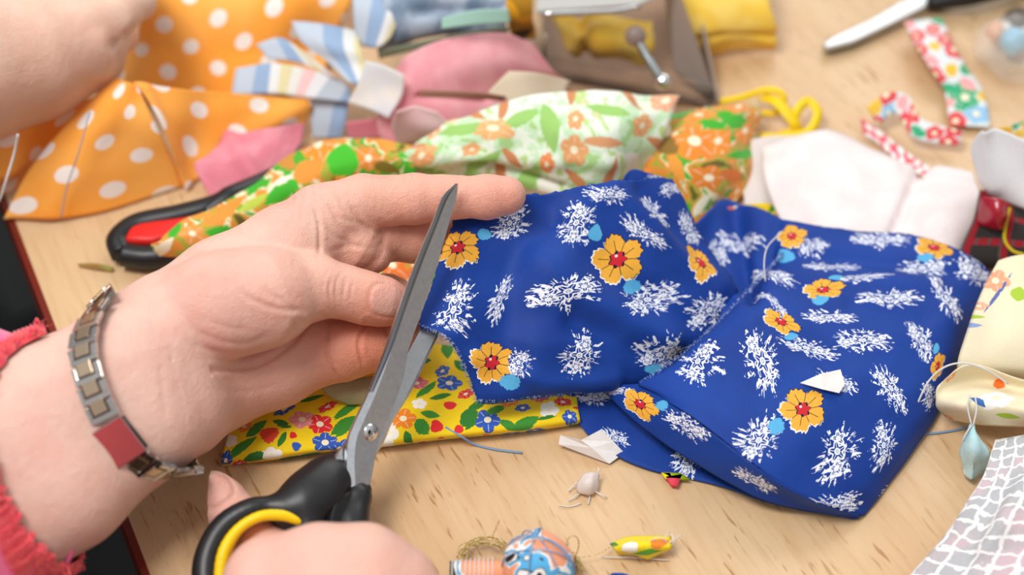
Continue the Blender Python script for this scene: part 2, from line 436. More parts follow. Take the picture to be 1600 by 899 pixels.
# ------------------------------------------------------------------ smooth bodies: signed distance -> surface nets
def s_cap(P, a, b, ra, rb):
    ab = b - a; t = np.clip(((P - a) @ ab) / (ab @ ab + 1e-9), 0, 1)
    return np.linalg.norm(P - a - t[:, None] * ab, axis=1) - (ra + (rb - ra) * t)
def s_min(a, b, k):
    h = np.clip(0.5 + 0.5 * (b - a) / k, 0, 1); return b + (a - b) * h - k * h * (1 - h)
def chain(P, pts, k=3.0):
    d = None
    for (a, ra), (b, rb) in zip(pts[:-1], pts[1:]):
        e = s_cap(P, a, b, ra, rb); d = e if d is None else s_min(d, e, k)
    return d
def K(*L):                                   # joints (px, py, distance, radius in px) -> (point mm, radius mm)
    return [(cm(x, y, d), r / F * d * 1000.0) for x, y, d, r in L]
def mesh_sdf(f, lo, hi, h):
    lo = np.array(lo, float); n = (np.ceil((np.array(hi) - lo) / h).astype(int) // 4 + 1) * 4 + 1
    nc = (n - 1) // 4 + 1
    gc = np.stack(np.meshgrid(*[np.arange(k) for k in nc], indexing='ij'), -1).reshape(-1, 3)
    dc = f(lo + gc * 4 * h).reshape(nc)
    D = np.kron(dc, np.ones((4, 4, 4)))[:n[0], :n[1], :n[2]].astype(np.float32)
    near = np.abs(D) < 4 * h * 2.2
    ii = np.argwhere(near); vals = np.empty(len(ii), np.float32)
    for s in range(0, len(ii), 400000): vals[s:s + 400000] = f(lo + ii[s:s + 400000] * h)
    D[near] = vals
    n = np.array(D.shape); S = D < 0
    cs = np.zeros(n - 1, np.int8)
    for a in (0, 1):
        for b in (0, 1):
            for c in (0, 1): cs += S[a:n[0] - 1 + a, b:n[1] - 1 + b, c:n[2] - 1 + c]
    act = (cs > 0) & (cs < 8); cells = np.argwhere(act); vid = -np.ones(n - 1, np.int64); vid[act] = np.arange(len(cells))
    acc = np.zeros((len(cells), 3)); cnt = np.zeros(len(cells))
    cor = [(a, b, c) for a in (0, 1) for b in (0, 1) for c in (0, 1)]
    val = {q: D[cells[:, 0] + q[0], cells[:, 1] + q[1], cells[:, 2] + q[2]].astype(float) for q in cor}
    for q in cor:
        for ax in range(3):
            if q[ax] == 0:
                p = list(q); p[ax] = 1; p = tuple(p); m = (val[q] < 0) != (val[p] < 0)
                t = np.where(m, val[q] / np.where(m, val[q] - val[p], 1), 0)
                pt = np.array(q, float)[None] + t[:, None] * (np.array(p) - np.array(q))[None]
                acc[m] += pt[m]; cnt[m] += 1
    V = lo + (cells + acc / cnt[:, None]) * h
    quads = []
    for ax in range(3):
        o1, o2 = [(1, 2), (2, 0), (0, 1)][ax]
        sl0 = [slice(None)] * 3; sl1 = [slice(None)] * 3; sl0[ax] = slice(0, -1); sl1[ax] = slice(1, None)
        ch = S[tuple(sl0)] != S[tuple(sl1)]; e = np.argwhere(ch)
        e = e[(e[:, o1] > 0) & (e[:, o2] > 0) & (e[:, o1] < n[o1] - 1) & (e[:, o2] < n[o2] - 1)]
        s0 = S[e[:, 0], e[:, 1], e[:, 2]]
        def g(d1, d2):
            q = e.copy(); q[:, o1] += d1; q[:, o2] += d2; return vid[q[:, 0], q[:, 1], q[:, 2]]
        q = np.stack([g(-1, -1), g(0, -1), g(0, 0), g(-1, 0)], 1)
        q[~s0] = q[~s0][:, ::-1]; quads.append(q)
    Q = np.concatenate(quads); Q = Q[(Q >= 0).all(1)]
    for _ in range(2):
        d = f(V); g = grad(f, V); V = V - g * np.clip(d, -h, h)[:, None]
    return V, Q, grad(f, V)
def grad(f, V, e=0.25):
    g = np.stack([f(V + np.eye(3)[i] * e) - f(V - np.eye(3)[i] * e) for i in range(3)], 1)
    return g / (np.linalg.norm(g, axis=1)[:, None] + 1e-9)
def trace(f, px, py, off=0.0, start=0.4):
    d = cm(px, py, 1.0) / 1000.0; T = np.linspace(start * 1000, 760, 700); e = f(T[:, None] * d) - off
    h = np.argmax(e < 0) if (e < 0).any() else np.argmin(e)
    return d * T[h]
def pdist(X, poly):
    """distance (mm) in the hand's x-y plane from X to a polyline of (px,py) at distance dd"""
    d = np.full(len(X), 1e9)
    for a, b in zip(poly[:-1], poly[1:]):
        ab = b - a; t = np.clip(((X[:, :2] - a) @ ab) / (ab @ ab), 0, 1); d = np.minimum(d, np.linalg.norm(X[:, :2] - (a + t[:, None] * ab), axis=1))
    return d
def creases(V, N, L, facing=0.05):
    for poly, dd, depth, wd in L:
        pl = np.array([cm(x, y, dd)[:2] for x, y in poly]); pl = catmull(pl, 5)
        e = pdist(V, pl); ends = np.minimum(np.linalg.norm(V[:, :2] - pl[0], axis=1), np.linalg.norm(V[:, :2] - pl[-1], axis=1))
        fade = np.clip(ends / 3.0, 0.15, 1) * np.clip((N[:, 2] - facing) * 3, 0, 1) * (np.abs(-V[:, 2] - dd * 1000) < 22)
        V = V - N * (depth * fade * (np.exp(-(e / wd) ** 2) - 0.30 * np.exp(-((e - wd * 2.2) / (wd * 1.4)) ** 2)))[:, None]
    return V
def skin_mat():
    m = Mat('skin', rough=0.5, spec=0.35)
    b = m.b; b.inputs['Subsurface Weight'].default_value = 0.35; b.inputs['Subsurface Radius'].default_value = (1.0, 0.35, 0.2)
    b.inputs['Subsurface Scale'].default_value = 0.004
    P = m.obj(); col = m.attr('skin').outputs['Color']
    n = m.noise(P, 55, 4, 0.6); n2 = m.noise(P, 240, 3, 0.6)
    c = m.mix(((n - 0.45) * 2.2).clamp() * 0.35, col, srgb('#d3725c'), 'MIX')
    c = m.mix(((n2 - 0.5) * 1.6).clamp() * 0.30, c, srgb('#e9b9a4'))
    vo = m.voro(P, 1500); pore = E(m.nt, vo.outputs['Distance'])
    fine = m.noise(P, 900, 4, 0.7); line = m.noise(P, 190, 3, 0.6, 0.6)
    m.color(c); m.bump(fine * 0.5 + pore * 0.3 + line * 1.3, 0.55, 0.0008)
    nail = E(m.nt, m.attr('nail').outputs['Fac'])
    m.rough((n2 * 0.2 + 0.40) - nail * 0.22)
    return m
SKIN = skin_mat()
def paint(o, V, base, blobs, nail=None):
    c = np.tile(np.array(srgb(base)[:3]), (len(V), 1))
    for p, rad, hexc, wgt in blobs:
        k = wgt * np.exp(-(np.linalg.norm(V - p, axis=1) / rad) ** 2)[:, None]; c = c * (1 - k) + np.array(srgb(hexc)[:3]) * k
    na = np.zeros(len(V)) if nail is None else nail
    rgba = np.concatenate([c, np.ones((len(V), 1))], 1)
    a = o.data.attributes.new('skin', 'FLOAT_COLOR', 'POINT'); a.data.foreach_set('color', rgba.astype(np.float32).ravel())
    a = o.data.attributes.new('nail', 'FLOAT', 'POINT'); a.data.foreach_set('value', na.astype(np.float32))
def nail_shape(V, N, c, ax, wd, ln):
    """c centre, ax direction of the fingertip (mm space); returns inside weight and pushes a groove around the plate"""
    ax = unit(ax); k = np.argmin(np.linalg.norm(V - c, axis=1)); nn = N[k]; ax = unit(ax - nn * (ax @ nn)); sx = np.cross(nn, ax)
    d = V - c; u = d @ ax; v = d @ sx; h = d @ nn
    q = ((np.abs(v) / wd) ** 2.6 + (np.abs(u) / ln) ** 2.6) ** (1 / 2.6)
    near = (np.abs(h) < wd) & (N @ nn > 0.1)
    ins = np.clip((1.0 - q) / 0.10, 0, 1) * near
    gro = np.exp(-((q - 1.03) / 0.10) ** 2) * near
    V = V - N * (gro * 0.42)[:, None] + N * (ins * 0.10)[:, None]
    return V, ins, u / ln
# ------------------------------------------------------------------ first person: both arms (one body mesh), bracelet, sleeves, scissors
fore_a = K((-420, 880, .60, 120), (-40, 700, .630, 118), (60, 645, .638, 106), (190, 566, .652, 84), (250, 535, .660, 80))
fore_b = K((-400, 980, .59, 120), (0, 815, .628, 108), (100, 762, .634, 96), (222, 664, .650, 86), (272, 636, .660, 80))
def zb(v, z): return np.array([v[0], v[1], z])
def left_arm(P):
    fa = s_min(chain(P, fore_a, 6), chain(P, fore_b, 6), 18)
    pal = chain(P, K((245, 520, .672, 80), (350, 450, .684, 76), (450, 388, .690, 66), (508, 346, .695, 54)), 5)
    pal = s_min(pal, chain(P, K((290, 560, .690, 72), (430, 480, .700, 60), (540, 398, .706, 46)), 4), 9)
    pal = s_min(pal, chain(P, K((300, 590, .698, 66), (540, 470, .714, 46)), 4), 9)
    pal = s_min(pal, chain(P, K((285, 628, .676, 76), (340, 602, .685, 70), (430, 575, .694, 60), (505, 548, .700, 50)), 4), 9)
    pal = s_min(pal, fa, 14)
    thenar = chain(P, K((265, 500, .668, 74), (345, 478, .664, 78), (415, 464, .668, 72), (470, 450, .676, 50)), 8)
    pal = s_min(pal, thenar, 2.6)
    pal = s_min(pal, chain(P, K((560, 385, .700, 40), (585, 400, .703, 26)), 3), 5)
    th = chain(P, K((425, 448, .674, 54), (500, 449, .677, 46), (540, 457, .680, 40.5), (572, 466, .6825, 40), (600, 472, .685, 37), (616, 476, .687, 31)), 3)
    ix = chain(P, K((500, 342, .696, 54), (568, 316, .699, 42.5), (606, 314, .700, 38), (648, 311, .700, 38.5), (690, 309, .700, 34), (716, 308.5, .700, 31.5), (760, 308, .700, 33.5), (791, 305.5, .700, 30.5)), 3)
    mid = chain(P, K((545, 392, .706, 44), (592, 368, .712, 41), (650, 371, .717, 39), (712, 356, .722, 31)), 3)
    ring = chain(P, K((540, 470, .712, 44), (605, 468, .722, 38), (645, 478, .724, 30), (640, 515, .712, 26)), 3)
    pin = chain(P, K((490, 552, .699, 53), (535, 548, .698, 47), (562, 541, .698, 43), (588, 538, .699, 39), (615, 534, .702, 33)), 3)
    rt = chain(P, K((640, 520, .702, 26), (622, 516, .697, 25)), 3)
    d = s_min(pal, th, 5.5)
    for fng, k in ((ix, 4.0), (mid, 4.0), (ring, 4.0), (pin, 3.0)): d = s_min(d, s_min(pal, fng, k), 0.5)
    return s_min(d, rt, 0.6)
def right_arm(P):
    th = chain(P, K((333, 765, .662, 29), (345, 782, .662, 36), (380, 822, .659, 41), (420, 862, .648, 44), (455, 930, .622, 58)), 3)
    d = chain(P, K((420, 905, .612, 68), (500, 885, .607, 62), (570, 882, .606, 58), (625, 905, .608, 52)), 6)
    d = s_min(d, chain(P, K((440, 990, .608, 95), (560, 965, .602, 92), (640, 985, .605, 70)), 6), 14)
    d = s_min(d, chain(P, K((540, 1050, .590, 110), (640, 1260, .565, 120), (760, 1600, .54, 150)), 6), 16)
    d = s_min(d, th, 6)
    for i, (x, y) in enumerate(((560, 880), (640, 920), (660, 985), (650, 1045))):
        f = chain(P, K((x, y + 10, .606, 48 - i * 2), (x - 10, y + 30, .625, 42), (x - 70, y + 30, .636, 38), (x - 120, y + 40, .628, 34)), 3)
        d = s_min(d, f, 2.5 if i else 6)
    return d
V, Q, N = mesh_sdf(left_arm, zb(cm(-330, 1130, .60), -790), zb(cm(840, 230, .70), -560), 0.72)
Nl = N
CR = [([(500, 300), (520, 325), (535, 352)], .69, .3, .9), ([(507, 350), (530, 372), (560, 384)], .69, .28, .9), ([(520, 395), (545, 385), (575, 388)], .695, .3, .9), ([(455, 300), (462, 325), (468, 345)], .69, .2, .8), ([(560, 330), (572, 352), (590, 370)], .7, .35, .8), ([(530, 340), (545, 345), (565, 352)], .69, .25, .9),
      ([(640, 545), (655, 500)], .69, .1, .6),
      ([(487, 292), (494, 320), (504, 355), (505, 402)], .69, .55, .75), ([(548, 322), (561, 345), (578, 362)], .69, .5, .8),
      ([(517, 312), (530, 340), (546, 368), (556, 398)], .695, .35, 1.1), ([(530, 305), (548, 335), (562, 356)], .695, .25, 1.0),
      ([(470, 300), (476, 330), (478, 352)], .69, .2, .8), ([(500, 410), (530, 425), (570, 420), (596, 398)], .70, .28, 1.0),
      ([(645, 274), (641, 300), (646, 346)], .691, .28, .8), ([(650, 276), (648, 300), (651, 344)], .691, .22, .6), ([(719, 278), (716, 305), (719, 338)], .692, .38, .9),
      ([(592, 392), (600, 372), (598, 350)], .70, .25, 1.0),
      ([(521, 433), (516, 450), (519, 474)], .67, .35, .6), ([(530, 430), (525, 450), (526, 478)], .67, .22, .6), ([(541, 436), (538, 452), (536, 472)], .67, .26, .6), ([(552, 440), (549, 455), (547, 470)], .67, .2, .6), ([(511, 436), (507, 450), (509, 468)], .67, .16, .6),
      ([(508, 492), (508, 530), (512, 565), (525, 600)], .68, .7, .8), ([(575, 500), (562, 520), (559, 545), (566, 578)], .68, .65, .8),
      ([(281, 548), (287, 590), (296, 640), (293, 670)], .66, .35, 1.3), ([(380, 455), (400, 470), (430, 482), (470, 486)], .65, .4, 1.0), ([(415, 455), (440, 470), (455, 485)], .65, .3, .9),
      ([(300, 535), (330, 548), (372, 556), (410, 545)], .65, .22, 1.0), ([(310, 515), (345, 532), (385, 538), (420, 522)], .65, .2, 1.0), ([(330, 500), (360, 512), (390, 515)], .65, .16, .9),
      ([(300, 553), (340, 573), (385, 575), (420, 562), (450, 537), (474, 502)], .672, .75, 1.1),
      ([(300, 570), (330, 592), (380, 612), (440, 600)], .672, .16, 1.2), ([(445, 560), (470, 520), (490, 498)], .68, .2, 1.0), ([(262, 560), (268, 600), (275, 650)], .65, .16, 1.0)]
V = creases(V, N, [(a, b, c * 1.35, d_) for a, b, c, d_ in CR])
tn = V[np.argmin(np.linalg.norm(V - cm(608, 469, .674), axis=1))]
V, nl, nu_ = nail_shape(V, N, tn, cm(640, 476, .687) - cm(560, 462, .682), 6.4, 7.6)
blL = [(cm(790, 305, .69), 16, '#dc9580', .75), (cm(700, 310, .69), 22, '#e39f88', .6), (cm(600, 315, .69), 24, '#e6a58c', .55), (cm(650, 375, .71), 24, '#d88f76', .7), (cm(570, 545, .69), 26, '#de855f', .85),
       (cm(610, 500, .69), 16, '#dc8468', .6), (cm(350, 455, .65), 26, '#d69c8b', .5), (cm(520, 450, .66), 22, '#e2a892', .5), (cm(600, 490, .67), 12, '#e08a70', .7), (cm(400, 620, .68), 32, '#e4a088', .6),
       (cm(250, 600, .64), 22, '#dbb0a2', .55), (cm(545, 365, .69), 20, '#dda892', .5), (cm(470, 330, .69), 14, '#cda596', .6), (cm(60, 700, .6), 50, '#dcb0a0', .4)]
nailL = nl.copy()
R2 = mesh_sdf(right_arm, zb(cm(280, 1250, .60), -690), zb(cm(790, 680, .63), -530), 0.9)
Vr, Qr, Nr = R2
Vr = creases(Vr, Nr, [([(330, 818), (352, 812), (372, 798)], .655, .3, 1.0)])
tr = Vr[np.argmin(np.linalg.norm(Vr - cm(334, 758, .652), axis=1))]
Vr, nr, nur = nail_shape(Vr, Nr, tr, cm(322, 742, .662) - cm(352, 790, .662), 6.6, 6.6)
blR = [(cm(330, 770, .64), 14, '#de8f78', .7), (cm(400, 850, .63), 24, '#e0a08a', .6), (cm(560, 880, .59), 45, '#e0aa98', .6), (cm(460, 840, .6), 20, '#e3b5a4', .4)]
VA = np.concatenate([V, Vr]); QA = np.concatenate([Q, Qr + len(V)]); nn_ = np.concatenate([nailL, nr])
person = empty('person', W(-150, 800, .62)); tag(person, 'person in a coral pink sweater, only the two forearms in view, cutting the blue cloth', 'person')
body = mesh_obj('arms', cam2w(VA), QA, SKIN, person)
paint(body, VA, '#e9c1b1', blL + blR, nn_)
na = body.data.attributes['skin']; carr = np.empty(len(VA) * 4, np.float32); na.data.foreach_get('color', carr); carr = carr.reshape(-1, 4)
k = nn_[:, None]; tipw = np.clip((np.concatenate([nu_, nur]) - .72) / .15, 0, 1)[:, None]
nc = np.array(srgb('#dfa898')[:3]) * (1 - tipw) + np.array(srgb('#ecd2c4')[:3]) * tipw
carr[:, :3] = carr[:, :3] * (1 - k) + nc * k; na.data.foreach_set('color', carr.ravel())

# arm ring helper: closed curve where a plane meets the arm, pushed outwards
axd = unit(cm(225, 598, .655) - cm(-200, 830, .61))
def arm_ring(p3, n, off, shift, pw=.9, drop=0.0):
    A, Cc = p3; pn = unit(np.cross(A, Cc - A)); cen = (A + Cc) / 2
    cen = cen - pn * ((cen - A) @ pn)
    e1 = unit(A - cen); e2 = np.cross(pn, e1); out = []
    t = np.linspace(0, 2 * math.pi, n, endpoint=False)[:, None]; D = e1 * np.cos(t) + e2 * np.sin(t); r = np.full(n, 2.0)
    for _ in range(40): r -= left_arm(cen + D * r[:, None]) - off
    out = cen + D * r[:, None]; zf = out[:, 2] - cen[2]
    out = out - axd * (np.clip(zf / zf.max(), 0, 1) ** pw * shift * (1 - drop * np.clip((out - A) @ (Cc - A) / ((Cc - A) @ (Cc - A)), 0, 1)))[:, None]
    for _ in range(12):                      # back onto the arm's surface
        g = grad(left_arm, out); out = out - g * (left_arm(out) - off)[:, None]
    return np.array(out), pn, cen

# ---- bracelet
STEEL = Mat('polished_steel', rough=0.16, spec=0.5, metal=1.0); STEEL.color(srgb('#c9c5c0'))
n = STEEL.noise(STEEL.obj(), 700, 2); STEEL.rough(n * 0.12 + 0.1)
GOLDST = Mat('brushed_bronze_steel', rough=0.25, metal=1.0); GOLDST.color(srgb('#cdb79c'))
DARKST = Mat('dark_joint_steel', rough=0.35, metal=1.0); DARKST.color(srgb('#3a3634'))
pts3 = [trace(left_arm, 166, 480), trace(left_arm, 284, 718)]
ring, pn, cen = arm_ring(pts3, 220, 1.2, 18.0)
if pn[0] < 0: pn = -pn
per = np.concatenate([[0], np.cumsum(np.linalg.norm(np.diff(np.vstack([ring, ring[:1]]), axis=0), axis=1))]); LEN = per[-1]
def ring_at(s):
    s = s % LEN; r = np.vstack([ring, ring[:1]]); p = np.array([np.interp(s, per, r[:, i]) for i in range(3)])
    q = np.array([np.interp((s + 1.0) % LEN, per, r[:, i]) for i in range(3)]); q0 = np.array([np.interp((s - 1.0) % LEN, per, r[:, i]) for i in range(3)])
    T = unit(q - q0); Nn = unit(np.cross(T, pn)); 
    if Nn @ (p - cen) < 0: Nn = -Nn
    return p, T, Nn
# arc position nearest to the front plate
fr = np.array([proj(cam2w(ring_at(s)[0])) for s in np.linspace(0, LEN, 400)])
zz = np.array([ring_at(s)[0][2] for s in np.linspace(0, LEN, 400)])
dist = np.linalg.norm(fr - (187, 688), axis=1) + (zz < cen[2]) * 1e4; sP = np.linspace(0, LEN, 400)[np.argmin(dist)]

bracelet = empty('bracelet', cam2w(cen)); tag(bracelet, 'polished steel link bracelet around the wrist of the left hand', 'bracelet')
def place(local, s, lift=0.0):
    p, T, Nn = ring_at(s); B = np.cross(Nn, T); B = B if B @ pn > 0 else -B
    B, Nn = B * .94 + Nn * .34, Nn * .94 - B * .34; p = p + Nn * 1.0
    return [p + T * x + B * y + Nn * (z + lift) for x, y, z in local]
def bx(x0, x1, y0, y1, z0, z1, cham=0.25):
    v, f = frame_box(np.array([(x0 + x1) / 2, (y0 + y1) / 2, (z0 + z1) / 2]), AX * 1.0, np.array([0, 1.0, 0]), np.array([0, 0, 1.0]), (x1 - x0, y1 - y0, z1 - z0)); return v, f
def bent(parts, s, lift=0.0):
    V, Fc = join(parts); return cam2w(np.array(place(V, s, lift))), Fc
HW = 6.2
v, f = bent([bx(-8.2, 8.2, -7.0, 7.0, 0.1, 1.9)], sP); plate = bevel(mesh_obj('name_plate', v, f, STEEL, bracelet, smooth=False), 0.0003)
plate['label'] = 'wide smooth rectangular steel plate'
v, f = bent([bx(-7.2, 7.2, 6.9, 7.5, -0.2, 1.5)], sP); mesh_obj('side_rail', v, f, DARKST, plate)
nl_ = int((LEN - 17.0) / 7.1); stp = (LEN - 17.0) / nl_
for i in range(nl_):
    s = sP + 8.5 + stp * (i + .5)
    h = stp / 2 - .18
    U = [bx(-h, -h + 2.3, -HW, HW, 0, 1.6), bx(-h + 2.2, h, -HW, -HW + 2.6, 0, 1.6), bx(-h + 2.2, h, HW - 2.6, HW, 0, 1.6)]
    v, f = bent(U, s); lk = bevel(mesh_obj('link', v, f, STEEL, bracelet, smooth=False), 0.00022)
    v, f = bent([bx(-h + 2.9, h + 1.2, -HW + 3.3, HW - 3.3, 0.1, 1.75)], s); bevel(mesh_obj('center_piece', v, f, GOLDST, lk, smooth=False), 0.0002)
    v, f = bent([bx(-h + .4, h + .6, -HW + 1.2, HW - 1.2, -0.3, 0.5)], s); mesh_obj('joint', v, f, DARKST, lk, smooth=False)

# ---- sleeve of the left arm: knitted cuff and smooth sleeve
KNIT = Mat('coral_knit', rough=0.9, spec=0.15); KNIT.b.inputs['Sheen Weight'].default_value = 0.5
kn = KNIT.noise(KNIT.obj(), 900, 3); KNIT.color(KNIT.mix(kn.smooth(.3, .7), srgb('#d61f4c'), srgb('#ff6a62'))).bump(kn, .6, .001)
PINK = Mat('pink_jersey', rough=0.8, spec=0.2); PINK.b.inputs['Sheen Weight'].default_value = 0.4
kn = PINK.noise(PINK.obj(), 2200, 2); PINK.color(PINK.mix(kn.smooth(.3, .7), srgb('#f7558c'), srgb('#fb7aa6'))).bump(kn, .3, .0005)
ra, pnA, cenA = arm_ring([trace(left_arm, 66, 505), trace(left_arm, 122, 856)], 420, 1.0, 42.0, .75, .68)
if pnA[0] < 0: pnA = -pnA
def loft(name, fn, rows, cols, mat, parent):
    V = np.array([[fn(i / (rows - 1), j) for j in range(cols)] for i in range(rows)]).reshape(-1, 3)
    idx = np.arange(rows * cols).reshape(rows, cols); a = idx[:-1]; b = idx[1:]
    Qd = np.stack([a, np.roll(a, -1, 1), np.roll(b, -1, 1), b], -1).reshape(-1, 4)
    return mesh_obj(name, cam2w(V), Qd, mat, parent)
nC = len(ra); jag = vnoise(np.stack([np.cos(np.arange(nC) / nC * 6.283) * 18, np.sin(np.arange(nC) / nC * 6.283) * 18, np.zeros(nC)], -1), 3)
def cuff(t, j):
    p = ra[j]; o = unit(p - cenA - axd * ((p - cenA) @ axd)); s = t * 14.0
    z = 0.8 + 2.8 * min(1, t * 7) ** .5 + 0.9 * math.sin(s * 4.2 + 0.9 * math.sin(j * 0.9)) * (abs(math.sin(j * .45)) * .6 + .4) * min(1, t * 5) + t * 2
    return p - axd * (s + 2.2 * jag[j] * (1 - t)) + o * z
def slv(t, j):
    p = ra[j]; o = unit(p - cenA - axd * ((p - cenA) @ axd)); s = 9.5 + t * 190
    a = 2 * math.pi * j / nC
    return p - axd * s + o * (4 + 12 * min(1, t * 10) ** .6 + 14 * t + 2.0 * math.sin(a * 5 + t * 9))
loft('cuff', cuff, 96, nC, KNIT, person)['label'] = 'knitted coral cuff with ragged edge'
loft('sleeve', slv, 40, nC, PINK, person)['label'] = 'smooth bright pink sleeve'
fz = []
for k in range(420):
    j = random.randrange(nC); p = cuff(random.random() * .12, j); o = unit(p - cenA); q = p + o * random.uniform(.3, 2.0) + axd * random.uniform(-.5, 2.4) + RNG.normal(size=3) * .8
    v, f = tube_data([p, (p + q) / 2 + RNG.normal(size=3) * .5, q], .13, 3, sub=1); fz.append((cam2w(v), f))
for k in range(26):   # larger torn loops
    j = int(nC * k / 26); p = cuff(.02, j); o = unit(p - cenA); L = [p, p + o * 2 + axd * random.uniform(.5, 2.5), p + o * 3 + RNG.normal(size=3) * 1.5, p + o * 1 + RNG.normal(size=3) * 1.2]
    v, f = tube_data(L, .45, 5, sub=4); fz.append((cam2w(v), f))
v, f = join(fz); o = mesh_obj('frayed_edge', v, f, KNIT, person); o['kind'] = 'stuff'
v, f = tube_data(Wp([(96, 872, .625), (106, 858, .622), (111, 862, .622), (104, 880, .624)]), .0011, 6); mesh_obj('loose_tuft', v, f, PINK, person)
# the sweater body of the same person, out of frame below left
def torso(P): return s_min(chain(P, [(np.array([-330., -330, -420]), 130), (np.array([-310., -330, -260]), 132), (np.array([-250., -560, -330]), 150)], 30), chain(P, [(cm(-330, 930, .60), 52), (np.array([-330., -330, -420]), 80)], 20), 40)
V, Q, N = mesh_sdf(torso, [-520, -760, -640], [-40, -110, -80], 7.0); mesh_obj('sweater', cam2w(V), Q, KNIT, person)

# ------------------------------------------------------------------ scissors
BLADE = Mat('blade_steel', rough=0.3, metal=1.0)
x, y, z = BLADE.xyz(BLADE.obj()); br = BLADE.noise(BLADE.vec(x * 900, y * 900, z * 120), 1, 2)
BLADE.color(BLADE.mix(br, srgb('#bfc4c8'), srgb('#dcdee0'))).rough(br * 0.2 + 0.26)
EDGE = Mat('dark_ground_edge', rough=0.3, metal=1.0); EDGE.color(srgb('#8b8d90'))
BLACKP = Mat('black_rubbery_plastic', rough=0.38, spec=0.45); BLACKP.color(srgb('#1b1b1d'))
nz = BLACKP.noise(BLACKP.obj(), 1800, 2); BLACKP.bump(nz, .12, .0004)
YELP = Mat('yellow_plastic', rough=0.35); YELP.color(srgb('#f2cb12'))
scissors = empty('scissors', W(578, 676, .664)); tag(scissors, 'open steel scissors with black and yellow handles, held in the right hand', 'scissors')
def sdep(px, py, extra=0.0):
    axis_x = np.interp(py, [286, 676, 900], [713, 579, 500]); d0 = np.interp(py, [286, 500, 676, 770, 900], [.6845, .6725, .6625, .653, .636])
    return d0 + (px - axis_x) * 0.00026 * 0.75 + extra
nrm_s = unit(np.cross(W(640, 500, sdep(640, 500)) - W(600, 500, sdep(600, 500)), W(640, 500, sdep(640, 500)) - W(640, 560, sdep(640, 560))))
if nrm_s @ (CAM - W(640, 500, .67)) < 0: nrm_s = -nrm_s
def blade(name, left, right, mat, extra, thick, bev, parent):
    """left/right edges as pixel stations; ground bevel along one edge"""
    ex = extra if callable(extra) else (lambda y: extra)
    L = np.array([W(x, y, sdep(x, y, ex(y))) for x, y in left]); Rr = np.array([W(x, y, sdep(x, y, ex(y))) for x, y in right])
    L = catmull(L, 6); Rr = catmull(Rr, 6); M = L + (Rr - L) * bev; n = len(L); V = []; tks = np.linspace(0.35, 1, n)
    for a, m_, b, tk in zip(L, M, Rr, tks):
        t = thick * tk; V += [a - nrm_s * t * .15, m_ + nrm_s * t * .35, b + nrm_s * t * .10, b - nrm_s * t * .6, a - nrm_s * t * .75]
    Fc = []
    for i in range(n - 1):
        for k in range(5): a = i * 5 + k; b = i * 5 + (k + 1) % 5; Fc.append((a, b, b + 5, a + 5))
    Fc += [(4, 3, 2, 1, 0), tuple(range((n - 1) * 5, n * 5))]
    return mesh_obj(name, V, Fc, mat, parent, smooth=False)
b1 = blade('blade', [(713, 287), (693, 308), (676, 350), (655, 400), (636, 450), (624, 485), (603, 548), (578, 612), (556, 660), (545, 690), (543, 730), (549, 772)],
           [(715.5, 287), (712, 312), (701, 350), (686, 402), (672, 450), (660, 484), (638, 546), (630, 590), (612, 640), (594, 680), (586, 715), (575, 772)], BLADE, 0.0, .0028, 0.2, scissors)
b1['label'] = 'upper blade with dark bevelled edge'
e1 = blade('bevelled_edge', [(713, 287), (693, 308), (676, 350), (655, 400), (636, 450), (624, 485), (603, 548), (578, 612)],
           [(714.4, 288), (699, 311), (683, 351), (663.5, 401), (645, 451), (633, 485), (611, 548), (583, 612)], EDGE, -.0009, .0009, .5, b1)
b2 = blade('blade', [(752, 400), (715, 440), (668, 500), (640, 548), (610, 612), (585, 650), (560, 672), (545, 690), (528, 712), (520, 740)],
           [(754, 402), (728, 450), (694, 508), (676, 542), (642, 612), (612, 662), (600, 690), (585, 712), (560, 735), (545, 760)], BLADE, lambda y: float(np.interp(y, [400, 508, 640], [.021, .0065, .0032])), .0026, 0.85, scissors)
b2['label'] = 'lower blade passing under the cloth'
# screw
def dome(c, n, r, h, seg=20, slot=False):
    n = unit(n); a = unit(np.cross(n, AX)); b = np.cross(n, a); V = []
    for k in range(5):
        t = k / 4 * math.pi / 2; rr = r * math.cos(t); hh = h * math.sin(t)
        for s in range(seg): V.append(c + a * rr * math.cos(2 * math.pi * s / seg) + b * rr * math.sin(2 * math.pi * s / seg) + n * hh)
    Fc = [(i * seg + s, i * seg + (s + 1) % seg, (i + 1) * seg + (s + 1) % seg, (i + 1) * seg + s) for i in range(4) for s in range(seg)]
    return np.array(V), Fc
CHR = Mat('chrome', rough=0.12, metal=1.0); CHR.color(srgb('#dcdcdc'))
v, f = dome(W(579, 676, sdep(579, 676, -.0006)), nrm_s, .0036, .0016); sw = mesh_obj('screw', v, f, CHR, scissors)
v, f = dome(W(579, 676, sdep(579, 676, -.0021)), nrm_s, .0013, .0003); mesh_obj('screw_slot', v, f, DARKST, sw)
